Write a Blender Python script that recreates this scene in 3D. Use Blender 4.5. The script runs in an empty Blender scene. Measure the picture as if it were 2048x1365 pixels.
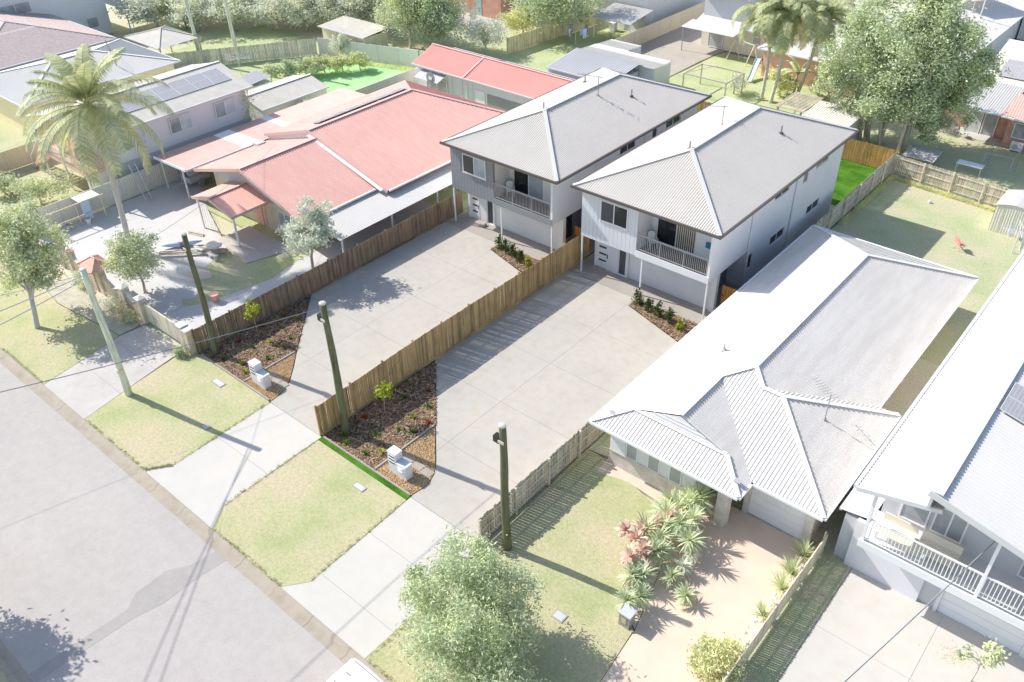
import bpy, math, random
import numpy as np
from mathutils import Vector, Matrix, noise as mnoise
S = bpy.context.scene
COL = S.collection
RNG = np.random.default_rng(7)
random.seed(7)

# ---------------------------------------------------------------- camera
def cam_setup():
    p, y, r = (math.radians(a) for a in (36.42977, -41.22655, -1.28864))
    f = Vector((math.sin(y)*math.cos(p), math.cos(y)*math.cos(p), -math.sin(p)))
    ri = f.cross(Vector((0, 0, 1))).normalized(); up = ri.cross(f)
    r2 = ri*math.cos(r)+up*math.sin(r); u2 = -ri*math.sin(r)+up*math.cos(r)
    cd = bpy.data.cameras.new('camera'); cd.sensor_width = 36; cd.lens = 1707.67/2048*36
    cd.clip_start = 0.5; cd.clip_end = 3000
    o = bpy.data.objects.new('camera', cd); COL.objects.link(o)
    m = Matrix((r2, u2, -f)).transposed().to_4x4(); m.translation = (0, 0, 30)
    o.matrix_world = m; S.camera = o
cam_setup()

# ---------------------------------------------------------------- sky and sun
SUN_AZ, SUN_EL = 12.0, 41.0            # shadows fall 12 degrees from +X towards +Y
w = bpy.data.worlds.new('World'); S.world = w; w.use_nodes = True
nt = w.node_tree; nt.nodes.clear()
sk = nt.nodes.new('ShaderNodeTexSky'); sk.sky_type = 'NISHITA'; sk.sun_disc = False
sk.sun_elevation = math.radians(SUN_EL); sk.sun_rotation = math.radians(258)
sk.air_density = 1.0; sk.dust_density = 1.0; sk.ozone_density = 1.0
bg = nt.nodes.new('ShaderNodeBackground'); bg.inputs[1].default_value = 0.125
wo = nt.nodes.new('ShaderNodeOutputWorld')
nt.links.new(sk.outputs[0], bg.inputs[0]); nt.links.new(bg.outputs[0], wo.inputs[0])
sl = bpy.data.lights.new('sun', 'SUN'); sl.energy = 3.5; sl.angle = math.radians(0.5); sl.color = (1.0, 0.965, 0.905)
so = bpy.data.objects.new('sun', sl); COL.objects.link(so)
a, e = math.radians(SUN_AZ), math.radians(SUN_EL)
sd = Vector((math.cos(a)*math.cos(e), math.sin(a)*math.cos(e), -math.sin(e)))
so.rotation_euler = sd.to_track_quat('-Z', 'Y').to_euler(); so.location = (-60, 0, 60)
S.view_settings.view_transform = 'Standard'; S.view_settings.look = 'None'
S.view_settings.exposure = 0.69; S.view_settings.gamma = 1.0; S.view_settings.use_curve_mapping = False
S.render.resolution_x = 1024; S.render.resolution_y = 682

# ---------------------------------------------------------------- helpers
def lin(c):
    return tuple((v/255/12.92 if v/255 <= .04045 else ((v/255+.055)/1.055)**2.4) for v in c)
KP = 1.5
def D(r, g, b, k=None):
    """base colour, any white fade included, of a thing that the sunlit photograph shows as r,g,b"""
    return tuple(min(.88, v/(k or KP)) for v in lin((r, g, b)))

def nrm(v): return Vector(v).normalized()

class MB:
    def __init__(s): s.v = []; s.f = []
    def add(s, vs, fs):
        b = len(s.v); s.v.extend([tuple(x) for x in vs]); s.f.extend([tuple(i+b for i in q) for q in fs]); return s
    def box(s, x0, x1, y0, y1, z0, z1):
        return s.add([(x0,y0,z0),(x1,y0,z0),(x1,y1,z0),(x0,y1,z0),(x0,y0,z1),(x1,y0,z1),(x1,y1,z1),(x0,y1,z1)],
                     [(3,2,1,0),(4,5,6,7),(0,1,5,4),(1,2,6,5),(2,3,7,6),(3,0,4,7)])
    def fbox(s, fr, u0, u1, z0, z1, n0, n1):
        O, u, n = fr
        P = lambda a, b, c: Vector(O)+Vector(u)*a+Vector(n)*c+Vector((0,0,b))
        return s.add([P(u0,z0,n0),P(u1,z0,n0),P(u1,z0,n1),P(u0,z0,n1),P(u0,z1,n0),P(u1,z1,n0),P(u1,z1,n1),P(u0,z1,n1)],
                     [(3,2,1,0),(4,5,6,7),(0,1,5,4),(1,2,6,5),(2,3,7,6),(3,0,4,7)])
    def bar(s, p, q, w, h, up=(0,0,1), drop=0.0):
        p, q = Vector(p), Vector(q); d = (q-p).normalized(); upv = Vector(up)
        sd_ = d.cross(upv)
        if sd_.length < 1e-4: sd_ = d.cross(Vector((1,0,0)))
        sd_.normalize(); nu = sd_.cross(d).normalized()
        o = nu*(-drop)
        vs = []
        for b in (p, q):
            for i, j in ((-1,-1),(1,-1),(1,1),(-1,1)): vs.append(b+o+sd_*(w/2*i)+nu*(h/2*j))
        return s.add(vs, [(0,1,2,3),(7,6,5,4),(0,4,5,1),(1,5,6,2),(2,6,7,3),(3,7,4,0)])
    def tube(s, pts, rad, n=8, cap=True):
        pts = [Vector(p) for p in pts]
        if not hasattr(rad, '__len__'): rad = [rad]*len(pts)
        b = len(s.v); k = len(pts)
        for i, p in enumerate(pts):
            d = (pts[min(i+1,k-1)]-pts[max(i-1,0)]).normalized()
            a_ = d.cross(Vector((0,0,1)) if abs(d.z) < .9 else Vector((1,0,0))).normalized(); c_ = d.cross(a_)
            for j in range(n):
                t = 2*math.pi*j/n; s.v.append(tuple(p+(a_*math.cos(t)+c_*math.sin(t))*rad[i]))
        for i in range(k-1):
            for j in range(n):
                j2 = (j+1) % n; s.f.append((b+i*n+j, b+(i+1)*n+j, b+(i+1)*n+j2, b+i*n+j2))
        if cap:
            s.f.append(tuple(b+j for j in range(n))); s.f.append(tuple(b+(k-1)*n+j for j in reversed(range(n))))
        return s
    def poly(s, pts): return s.add(pts, [tuple(range(len(pts)))])
    def prism(s, poly, z0, z1):
        n = len(poly)
        ar = sum(poly[i][0]*poly[(i+1)%n][1]-poly[(i+1)%n][0]*poly[i][1] for i in range(n))
        if ar < 0: poly = list(reversed(poly))
        vs = [(x,y,z0) for x,y in poly]+[(x,y,z1) for x,y in poly]
        fs = [tuple(reversed(range(n))), tuple(range(n,2*n))]+[(i,(i+1)%n,n+(i+1)%n,n+i) for i in range(n)]
        return s.add(vs, fs)
    def build(s, name, mat, parent=None, smooth=False, **kw):
        me = bpy.data.meshes.new(name); me.from_pydata(s.v, [], s.f); me.update()
        if smooth: me.polygons.foreach_set('use_smooth', [True]*len(me.polygons))
        return mesh_obj(name, me, mat, parent, **kw)

def wl(o):
    l = Vector(o.location); p = o.parent
    while p: l += Vector(p.location); p = p.parent
    return l
def mesh_obj(name, me, mat, parent=None, label=None, cat=None, group=None, kind=None):
    if mat and not me.materials: me.materials.append(MT[mat] if isinstance(mat, str) else mat)
    o = bpy.data.objects.new(name, me); COL.objects.link(o)
    if parent: o.parent = parent; o.location = -wl(parent)
    return tag(o, label, cat, group, kind)
def tag(o, label=None, cat=None, group=None, kind=None):
    for k, v in (('label',label),('category',cat),('group',group),('kind',kind)):
        if v: o[k] = v
    return o
def thing(name, loc, label, cat, group=None):
    o = bpy.data.objects.new(name, None); COL.objects.link(o); o.location = loc; o.empty_display_size = .3
    return tag(o, label, cat, group)
def inst(me, name, parent, loc, scale=(1,1,1), rz=0.0, rot=None):
    o = bpy.data.objects.new(name, me); COL.objects.link(o); o.parent = parent
    o.location = Vector(loc)-wl(parent); o.scale = scale; o.rotation_euler = rot if rot else (0,0,rz)
    return o
def unit_box(mat, name='piece'):
    m = MB().box(-.5,.5,-.5,.5,0,1); me = bpy.data.meshes.new(name); me.from_pydata(m.v, [], m.f); me.materials.append(MT[mat]); return me
_UB = {}
def ubox(mat):
    if mat not in _UB: _UB[mat] = unit_box(mat, 'piece_'+mat)
    return _UB[mat]

def clip(poly, axis, val, keep_less):
    out = []; n = len(poly)
    ins = lambda p: (p[axis] <= val) if keep_less else (p[axis] >= val)
    for i in range(n):
        a_, b_ = poly[i], poly[(i+1)%n]
        if ins(a_): out.append(a_)
        if ins(a_) != ins(b_):
            t = (val-a_[axis])/(b_[axis]-a_[axis]); out.append((a_[0]+(b_[0]-a_[0])*t, a_[1]+(b_[1]-a_[1])*t))
    return out
def inpoly(P, x, y):
    r = False; n = len(P)
    for i in range(n):
        (x1,y1),(x2,y2) = P[i], P[(i+1)%n]
        if (y1 > y) != (y2 > y) and x < (x2-x1)*(y-y1)/(y2-y1)+x1: r = not r
    return r

PROF = {'trap': [(0,0),(.5,0),(.62,1),(.88,1)], 'wave': [(0,.5),(.125,.85),(.25,1),(.375,.85),(.5,.5),(.625,.15),(.75,0),(.875,.15)],
        'tile': [(0,0),(.97,1)], 'fine': [(0,0),(.25,.5),(.5,1),(.75,.5)]}
def corr(poly, pitch=.2, h=.03, prof='trap', swap=False, vdir=None, mb=None):
    """ribbed sheet over a planar polygon; ribs run up the slope (or along it when swap)"""
    mb = mb or MB(); P = [Vector(p) for p in poly]; n = Vector((0,0,0))
    for i in range(len(P)): n += (P[i]).cross(P[(i+1)%len(P)])
    n.normalize()
    if n.z < -1e-6: n = -n; P.reverse()
    if vdir is None:
        v = Vector((0,0,1))-n*n.z; v.normalize()
    else: v = Vector(vdir)-n*n.dot(Vector(vdir)); v.normalize()
    u = v.cross(n).normalized()
    if swap: u, v = v, -u
    O = P[0]; Q = [((p-O).dot(u), (p-O).dot(v)) for p in P]
    us = [q[0] for q in Q]; u0, u1 = min(us), max(us)
    pts = PROF[prof]; xs = set(us); k = math.floor(u0/pitch)
    while k*pitch < u1:
        for t, _ in pts:
            x = (k+t)*pitch
            if u0 < x < u1: xs.add(x)
        k += 1
    xs = sorted(xs)
    def hh(x, side):
        t = (x/pitch) % 1.0
        if prof == 'tile':
            if side < 0 and t < 1e-6: return 0.0
            return t*h
        if t > 1-1e-7: t = 0
        pp = pts+[(1, pts[0][1])]
        for (a_, b_), (c_, d_) in zip(pp, pp[1:]):
            if a_ <= t <= c_: return h*(b_+(d_-b_)*(t-a_)/(c_-a_))
        return 0
    def iv(x):
        r = []
        for i in range(len(Q)):
            (a_,b_),(c_,d_) = Q[i], Q[(i+1)%len(Q)]
            if (a_ <= x < c_) or (c_ <= x < a_): r.append(b_+(d_-b_)*(x-a_)/(c_-a_))
        return (min(r), max(r)) if len(r) > 1 else None
    for a_, b_ in zip(xs, xs[1:]):
        if b_-a_ < 1e-5: continue
        e_ = (b_-a_)*1e-3; i0, i1 = iv(a_+e_), iv(b_-e_)
        if not i0 or not i1: continue
        ha, hb = hh(a_, 1), hh(b_, -1)
        mb.add([O+u*a_+v*i0[0]+n*ha, O+u*b_+v*i1[0]+n*hb, O+u*b_+v*i1[1]+n*hb, O+u*a_+v*i0[1]+n*ha], [(0,1,2,3) if not swap else (0,1,2,3)])
    return mb

def wall(fr, u1, z0, z1, th, holes=()):
    """wall panel in frame (O,u,n) with real openings; n points outwards"""
    mb = MB(); O, u, n = Vector(fr[0]), Vector(fr[1]), Vector(fr[2])
    P = lambda a_, b_, c_: O+u*a_+n*c_+Vector((0,0,b_))
    us = sorted({0, u1, *[x for h_ in holes for x in h_[:2]]}); zs = sorted({z0, z1, *[x for h_ in holes for x in h_[2:]]})
    ish = lambda a_, b_: any(h_[0] < a_ < h_[1] and h_[2] < b_ < h_[3] for h_ in holes)
    for a0, a1 in zip(us, us[1:]):
        for b0, b1 in zip(zs, zs[1:]):
            if ish((a0+a1)/2, (b0+b1)/2): continue
            mb.poly([P(a0,b0,0),P(a1,b0,0),P(a1,b1,0),P(a0,b1,0)])
    for r in [(0,u1,z0,z1)]+list(holes):
        a0,a1,b0,b1 = r
        for (p,q) in (((a0,b0),(a1,b0)),((a1,b0),(a1,b1)),((a1,b1),(a0,b1)),((a0,b1),(a0,b0))):
            mb.poly([P(p[0],p[1],0),P(q[0],q[1],0),P(q[0],q[1],-th),P(p[0],p[1],-th)])
    mb.poly([P(0,z0,-th),P(0,z1,-th),P(u1,z1,-th),P(u1,z0,-th)])
    return mb

def window(parent, fr, u0, u1, z0, z1, mull=1, frame='white_frame', pane='glass', fw=.06, depth=.08, sill=False, name='window', panes=None, proud=.0):
    m = MB(); a_, b_ = -depth+proud, -depth+.05+proud
    m.fbox(fr,u0,u1,z0,z0+fw,a_,b_); m.fbox(fr,u0,u1,z1-fw,z1,a_,b_)
    m.fbox(fr,u0,u0+fw,z0+fw,z1-fw,a_,b_); m.fbox(fr,u1-fw,u1,z0+fw,z1-fw,a_,b_)
    k = mull+1; ww = (u1-u0-2*fw-mull*fw)/k
    for i in range(mull):
        x = u0+fw+ww*(i+1)+fw*i; m.fbox(fr,x,x+fw,z0+fw,z1-fw,a_,b_)
    wo_ = m.build(name, frame, parent)
    for i in range(k):
        x = u0+fw+(ww+fw)*i
        pm = panes[i] if panes else pane
        MB().fbox(fr,x,x+ww,z0+fw,z1-fw,a_+.01,a_+.022).build('pane', pm, wo_)
    if sill: MB().fbox(fr,u0-.05,u1+.05,z0-.06,z0-.003,-.02,.05).build('sill', frame, wo_)
    return wo_

# ---------------------------------------------------------------- materials
MT = {}
class N:
    def __init__(s, name):
        m = bpy.data.materials.new(name); m.use_nodes = True; s.m = m; s.t = m.node_tree; s.b = s.t.nodes['Principled BSDF']; MT[name] = m
        s.b.inputs['Specular IOR Level'].default_value = .3
    def n(s, ty, **kw):
        x = s.t.nodes.new(ty)
        for k, v in kw.items():
            if k in x.inputs: x.inputs[k].default_value = v
            else: setattr(x, k, v)
        return x
    def l(s, a_, b_): s.t.links.new(a_, b_)
    def pos(s): return s.n('ShaderNodeNewGeometry').outputs['Position']
    def noise(s, scale, detail=3, rough=.55, vec=None, stretch=None):
        x = s.n('ShaderNodeTexNoise'); x.inputs['Scale'].default_value = scale; x.inputs['Detail'].default_value = detail; x.inputs['Roughness'].default_value = rough
        vec = vec or s.pos()
        if stretch:
            mp = s.n('ShaderNodeMapping'); mp.inputs['Scale'].default_value = stretch; s.l(vec, mp.inputs['Vector']); vec = mp.outputs[0]
        s.l(vec, x.inputs['Vector']); return x.outputs['Fac']
    def ramp(s, fac, stops):
        r = s.n('ShaderNodeValToRGB'); e_ = r.color_ramp.elements
        while len(e_) < len(stops): e_.new(.5)
        for el, (p, c) in zip(e_, stops): el.position = p; el.color = (*c, 1)
        s.l(fac, r.inputs[0]); return r.outputs[0]
    def mix(s, fac, a_, b_, mode='MIX'):
        x = s.n('ShaderNodeMix', data_type='RGBA', blend_type=mode)
        for sock, v in ((x.inputs[0],fac),(x.inputs[6],a_),(x.inputs[7],b_)):
            if hasattr(v, 'is_linked') or hasattr(v, 'links'): s.l(v, sock)
            else: sock.default_value = v if isinstance(v,(int,float)) else (*v,1)
        return x.outputs[2]
    def fin(s, col, rough=.85, bump=None, bs=.3, bd=.02, metal=0, spec=None):
        if hasattr(col, 'links'): s.l(col, s.b.inputs['Base Color'])
        else: s.b.inputs['Base Color'].default_value = (*col,1)
        s.b.inputs['Roughness'].default_value = rough; s.b.inputs['Metallic'].default_value = metal
        if spec is not None: s.b.inputs['Specular IOR Level'].default_value = spec
        if bump is not None:
            x = s.n('ShaderNodeBump'); x.inputs['Strength'].default_value = bs; x.inputs['Distance'].default_value = bd
            s.l(bump, x.inputs['Height']); s.l(x.outputs[0], s.b.inputs['Normal'])
        return s.m
sc = lambda c, k: tuple(min(.95, v*k) for v in c)

def m_plain(name, c, rough=.7, var=.08, scale=1.2, metal=0, spec=None):
    q = N(name); f1 = q.noise(scale, 4); c1 = q.ramp(f1, [(.3, sc(c,1-var)),(.7, sc(c,1+var))])
    return q.fin(c1, rough, metal=metal, spec=spec)
def m_grass(name, c1, c2, c3, ps=.45, bare=None):
    q = N(name); big = q.noise(ps, 3, .6); mid = q.noise(6, 5, .7); fine = q.noise(19, 4, .75)
    a_ = q.ramp(big, [(.34, c1),(.5, c2),(.66, c3)])
    b_ = q.ramp(mid, [(.28, (.82,.85,.78)),(.5,(1.05,1.05,1.05)),(.75,(1.25,1.22,1.18))])
    c_ = q.mix(1.0, a_, b_, 'MULTIPLY')
    d_ = q.ramp(fine, [(.3,(.82,.84,.76)),(.5,(1.08,1.08,1.05)),(.72,(1.3,1.27,1.22))])
    c_ = q.mix(1.0, c_, d_, 'MULTIPLY')
    return q.fin(c_, .95, fine, .9, .05, spec=.1)
def m_conc(name, c, var=.07, stain=(.9,.87,.82), rough=.85):
    q = N(name); big = q.noise(.28, 4, .6); mid = q.noise(1.7, 5, .6); fine = q.noise(40, 2)
    a_ = q.ramp(big, [(.3, sc(c,1-var)),(.52, c),(.72, tuple(x*y for x,y in zip(c,(1.05,1.03,1.0))))])
    s_ = q.ramp(mid, [(.35, stain),(.55,(1,1,1))]); a_ = q.mix(.55, a_, s_, 'MULTIPLY')
    f_ = q.ramp(fine, [(.3,(.93,.93,.93)),(.7,(1.05,1.05,1.05))]); a_ = q.mix(1.0, a_, f_, 'MULTIPLY')
    return q.fin(a_, rough, fine, .15, .01, spec=.25)
def m_wood(name, c, var=.35, rough=.9):
    q = N(name); oi = q.n('ShaderNodeObjectInfo'); g = q.noise(9, 4, .6, stretch=(1,1,.07)); k = q.noise(1.3, 3)
    a_ = q.ramp(oi.outputs['Random'], [(0, sc(c,1-var)),(.45, c),(.8, tuple(x*y for x,y in zip(c,(1.18,1.1,.98)))),(1, tuple(x*y for x,y in zip(c,(1.02,1.07,.98))))])
    b_ = q.ramp(g, [(.25,(.55,.52,.48)),(.5,(1,1,1)),(.8,(1.22,1.2,1.15))]); a_ = q.mix(1, a_, b_, 'MULTIPLY')
    d_ = q.ramp(k, [(.3,(.8,.8,.78)),(.6,(1.05,1.05,1.05))]); a_ = q.mix(.8, a_, d_, 'MULTIPLY')
    return q.fin(a_, rough, g, .4, .01, spec=.15)
def m_leaf(name, c1, c2, c3, rough=.55, trans=.3, clump=.55, spec=.3):
    q = N(name); ge = q.n('ShaderNodeNewGeometry'); nz = q.noise(clump, 2)
    a_ = q.ramp(ge.outputs['Random Per Island'], [(0,c1),(.5,c2),(1,c3)])
    b_ = q.ramp(nz, [(.3,(.8,.82,.8)),(.7,(1.15,1.12,1.0))]); a_ = q.mix(1, a_, b_, 'MULTIPLY')
    q.fin(a_, rough, spec=spec)
    tr = q.n('ShaderNodeBsdfTranslucent'); q.l(a_, tr.inputs[0]); ms = q.n('ShaderNodeMixShader'); ms.inputs[0].default_value = trans
    out = [x for x in q.t.nodes if x.type == 'OUTPUT_MATERIAL'][0]
    q.l(q.b.outputs[0], ms.inputs[1]); q.l(tr.outputs[0], ms.inputs[2]); q.l(ms.outputs[0], out.inputs[0])
    return q.m
def m_isl(name, cols, rough=.9):
    q = N(name); ge = q.n('ShaderNodeNewGeometry'); st = [(i/(len(cols)-1), c) for i, c in enumerate(cols)]
    return q.fin(q.ramp(ge.outputs['Random Per Island'], st), rough, spec=.15)
def m_brick(name, c1, c2, mortar, bw=.24, bh=.086, ms=.012, plan=False, rough=.9, bs=.5):
    q = N(name); sx = q.n('ShaderNodeSeparateXYZ'); q.l(q.pos(), sx.inputs[0]); cb = q.n('ShaderNodeCombineXYZ')
    if plan: q.l(sx.outputs[0], cb.inputs[0]); q.l(sx.outputs[1], cb.inputs[1])
    else:
        ad = q.n('ShaderNodeMath', operation='ADD'); q.l(sx.outputs[0], ad.inputs[0]); q.l(sx.outputs[1], ad.inputs[1])
        q.l(ad.outputs[0], cb.inputs[0]); q.l(sx.outputs[2], cb.inputs[1])
    b_ = q.n('ShaderNodeTexBrick'); b_.inputs['Scale'].default_value = 1; b_.inputs['Brick Width'].default_value = bw; b_.inputs['Row Height'].default_value = bh
    b_.inputs['Mortar Size'].default_value = ms; b_.inputs['Color1'].default_value = (*c1,1); b_.inputs['Color2'].default_value = (*c2,1); b_.inputs['Mortar'].default_value = (*mortar,1); b_.inputs['Bias'].default_value = 0
    q.l(cb.outputs[0], b_.inputs['Vector']); nz = q.noise(2.0,3); v_ = q.ramp(nz, [(.3,(.85,.85,.85)),(.7,(1.1,1.1,1.1))])
    return q.fin(q.mix(1, b_.outputs['Color'], v_, 'MULTIPLY'), rough, b_.outputs['Fac'], -bs, .01, spec=.15)
def m_metal(name, c, rough=.45, var=.05, stretch=(.25,.25,.25), streak=0.0, spec=.4, dirt=None):
    q = N(name); f1 = q.noise(1.0, 4, .6, stretch=stretch); a_ = q.ramp(f1, [(.3, sc(c,1-var)),(.7, sc(c,1+var))])
    if dirt:
        f2 = q.noise(2.2, 5, .7, stretch=dirt[1]); s_ = q.ramp(f2, [(.40, dirt[0]),(.58,(1,1,1))]); a_ = q.mix(dirt[2], a_, s_, 'MULTIPLY')
    return q.fin(a_, rough, spec=spec)

def m_road(name, c):
    q = N(name); big = q.noise(.35, 4, .6, stretch=(.35,1.2,1)); mid = q.noise(2.2, 5, .65); fine = q.noise(34, 4, .8)
    a_ = q.ramp(big, [(.3, sc(c,.95)),(.5, c),(.7, sc(c,1.04))]); a_ = q.mix(.7, a_, q.ramp(mid, [(.32,(.93,.92,.92)),(.6,(1.03,1.03,1.03))]), 'MULTIPLY')
    a_ = q.mix(1, a_, q.ramp(fine, [(.3,(.84,.84,.84)),(.5,(1,1,1)),(.7,(1.13,1.13,1.13))]), 'MULTIPLY')
    wv = q.n('ShaderNodeTexNoise'); wv.inputs['Scale'].default_value = .9; wv.inputs['Detail'].default_value = 4; q.l(q.pos(), wv.inputs['Vector'])
    ad = q.n('ShaderNodeMix', data_type='RGBA', blend_type='LINEAR_LIGHT'); ad.inputs[0].default_value = .9; q.l(q.pos(), ad.inputs[6]); q.l(wv.outputs['Color'], ad.inputs[7])
    vo = q.n('ShaderNodeTexVoronoi', feature='DISTANCE_TO_EDGE'); vo.inputs['Scale'].default_value = .28; q.l(ad.outputs[2], vo.inputs['Vector'])
    cr = q.ramp(vo.outputs['Distance'], [(.0,(.82,.82,.82)),(.006,(1,1,1))]); a_ = q.mix(.3, a_, cr, 'MULTIPLY')
    return q.fin(a_, .92, fine, .25, .01, spec=.2)
# ---- the two lots (full colour)
m_conc('drive_concrete', D(226,219,207)); m_conc('joint_dark', D(200,193,183)); m_conc('porch_concrete', D(205,196,186), .08)
m_conc('edging_concrete', D(204,195,182)); m_conc('paver_grey', D(212,203,192))
m_isl('mulch', [lin(c) for c in ((80,62,50),(118,94,74),(154,128,102),(184,160,134),(102,80,64),(136,108,82),(200,180,154))])
m_isl('pebble', [lin(c) for c in ((214,182,132),(194,156,106),(228,206,170),(184,152,112),(238,224,200),(206,168,116),(158,132,102))])
m_plain('mulch_soil', lin((96,76,60)), .95, .25, 6)
m_plain('pebble_soil', lin((180,142,102)), .95, .2, 8)
m_grass('new_turf', lin((58,98,30)), lin((74,116,36)), lin((90,130,48)), .8)
m_wood('fence_tan', lin((186,160,118))); m_wood('fence_brown', lin((148,130,112)), .3); m_wood('fence_old', lin((196,190,178)), .2); m_wood('gate_wood', lin((206,150,88)), .2)  # fence_old has the white fade mixed in, not its own dark brown
m_wood('fence_honey', lin((190,152,98)), .25)
m_metal('roof_grey', lin((216,208,199)), .5, .02, dirt=((.93,.92,.9),(.35,.35,.35),.3)); m_metal('roof_cap', lin((214,210,204)), .5, .03)
m_metal('gutter_dark', lin((96,88,82)), .5); m_plain('wall_white', lin((226,226,228)), .75, .03, .5); m_plain('wall_grey', lin((142,144,148)), .75, .04, .6)
m_plain('wall_cream', lin((226,222,214)), .75, .03, .6); m_plain('cladding_white', lin((218,219,222)), .7, .03, .6)
m_plain('trim_white', lin((236,236,236)), .55, .02); m_plain('white_frame', lin((232,232,230)), .5, .02); m_plain('door_white', lin((234,233,231)), .5, .02)
m_plain('soffit', lin((205,205,205)), .8, .02); m_plain('wall_base_grey', lin((216,217,220)), .75, .04, .7); m_plain('balcony_floor', lin((120,112,106)), .8, .1, 3)
m_plain('rail_grey', lin((176,174,177)), .5, .04); m_plain('slot_dark', lin((52,46,42)), .6, .05); m_plain('black_metal', lin((48,46,48)), .45, .05); m_plain('steel_grey', lin((150,150,152)), .4, .05, metal=.6)
def m_glass(name, c, rough=.06, refl=.7):
    q = N(name); f = q.noise(.9, 2); q.fin(q.ramp(f, [(.3, sc(c,.8)),(.7, sc(c,1.25))]), rough, spec=refl); return q.m
m_glass('glass', lin((58,62,66))); m_glass('glass_dark', lin((38,40,42))); m_glass('glass_blind', lin((168,174,178)), .12, .6)
q = N('glass_curtain'); wv = q.n('ShaderNodeTexWave'); wv.inputs['Scale'].default_value = 2.2; q.l(q.pos(), wv.inputs['Vector']); q.fin(q.ramp(wv.outputs['Fac'], [(.35,lin((70,66,60))),(.55,lin((196,188,170)))]), .15, spec=.5)
q = N('screen_mesh'); ck = q.n('ShaderNodeTexChecker'); ck.inputs['Scale'].default_value = 14; q.l(q.pos(), ck.inputs['Vector']); ck.inputs['Color1'].default_value = (*lin((62,64,66)),1); ck.inputs['Color2'].default_value = (*lin((104,106,108)),1); q.fin(ck.outputs[0], .4)
m_wood('pole_wood_green', lin((112,114,90)), .1); m_plain('pole_cap', lin((196,192,184)), .7, .1, 4)
m_plain('bark_grey', lin((150,135,118)), .9, .2, 5); m_plain('stem_brown', lin((120,98,74)), .9, .2, 6)
m_leaf('leaf_lime', lin((120,140,40)), lin((165,180,50)), lin((205,205,90))); m_leaf('leaf_bed', lin((50,84,34)), lin((84,120,46)), lin((132,158,66)))
m_leaf('leaf_hedge', lin((44,72,38)), lin((72,100,50)), lin((112,136,66))); m_leaf('leaf_red', lin((130,50,36)), lin((168,76,50)), lin((190,120,70)))
m_plain('mail_white', lin((222,222,224)), .6, .03, 2); m_plain('blue_box', lin((60,120,150)), .5)
m_plain('plastic_white', lin((228,226,222)), .5, .03)
# ---- everything beyond the lots: white fade mixed into the colours, low KP lifts those in shade
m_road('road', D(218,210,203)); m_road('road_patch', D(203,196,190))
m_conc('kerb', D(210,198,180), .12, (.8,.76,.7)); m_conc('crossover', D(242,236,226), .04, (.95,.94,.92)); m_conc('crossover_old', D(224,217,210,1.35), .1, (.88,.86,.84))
m_conc('pale_drive', D(226,223,220,1.25), .06, (.93,.92,.92)); m_conc('cream_drive', D(242,236,226), .05, (.94,.92,.86)); m_conc('dirt_yard', D(222,210,196), .1, (.88,.9,.82))
KP = 1.0
q = N('aggregate'); f1 = q.noise(60,3,.7); f2 = q.noise(.7,3); a_ = q.ramp(f1, [(.3,D(200,176,152)),(.5,D(224,202,182)),(.7,D(236,220,204))]); q.fin(q.mix(1,a_,q.ramp(f2,[(.3,(.92,.92,.92)),(.7,(1.06,1.04,1.02))]),'MULTIPLY'), .9, f1, .3, .01)
KP = 1.2
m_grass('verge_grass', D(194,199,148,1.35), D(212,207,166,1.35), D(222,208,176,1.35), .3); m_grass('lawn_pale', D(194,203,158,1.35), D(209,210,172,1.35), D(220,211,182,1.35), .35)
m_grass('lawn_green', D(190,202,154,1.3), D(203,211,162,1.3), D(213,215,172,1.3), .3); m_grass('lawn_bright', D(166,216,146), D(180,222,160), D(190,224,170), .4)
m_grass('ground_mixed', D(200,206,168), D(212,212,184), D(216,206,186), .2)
KP = 1.15
m_plain('bare_soil', D(226,208,190), .95, .08, 2)
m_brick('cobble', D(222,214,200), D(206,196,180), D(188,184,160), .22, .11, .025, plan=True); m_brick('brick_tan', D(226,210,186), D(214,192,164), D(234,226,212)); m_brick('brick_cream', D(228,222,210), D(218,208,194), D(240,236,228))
m_brick('brick_orange', D(232,176,152), D(226,164,140), D(234,200,184)); m_plain('stone_face', D(222,206,184), .9, .14, 3)
KP = 1.0
pal_w = lambda n,c,v=.2: m_wood(n, D(*c), v)
pal_w('pale_paling', (216,212,200)); pal_w('pale_timber', (222,212,194)); pal_w('pale_brown_paling', (198,190,176)); pal_w('pale_yellow_paling', (226,216,176))
m_metal('sheet_cream', D(228,224,210), .5); m_metal('sheet_silver', D(232,226,222), .6); m_metal('sheet_tan', D(232,216,186), .5); m_metal('sheet_white', D(236,236,234), .5)
m_metal('roof_white', D(240,234,226,1.15), .5, .03, dirt=((.84,.82,.8),(.9,.12,.3),.5)); m_metal('roof_pale', D(236,232,226,1.45), .5, .03); m_metal('roof_greywhite', D(236,230,222,1.1), .5, .03)
m_metal('roof_cap_pale', D(238,236,232), .5, .03); m_metal('roof_cream', D(232,226,214,1.3), .55, .05, dirt=((.86,.84,.8),(.5,.5,.5),.6)); m_metal('roof_darkpale', D(196,194,194), .55, .08)
m_metal('roof_red', D(243,188,174,1.12), .55, .04, dirt=((1.02,1.14,1.12),(.3,1.2,.4),.7)); m_metal('roof_red_faded_sun', D(242,196,184,1.4), .55, .07, dirt=((1.0,1.16,1.15),(.25,1.6,.5),.8)); m_metal('roof_red_cap', D(244,204,194,1.2), .55, .04)  # sun-facing red slopes held darker, away-facing ones lifted; carport sheets faded
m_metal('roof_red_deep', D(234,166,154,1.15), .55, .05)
m_plain('tile_brown', D(206,188,180), .85, .12, 4); m_plain('tile_grey', D(206,204,204), .85, .12, 4); m_plain('tile_cream', D(222,216,198), .85, .1, 4)
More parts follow.
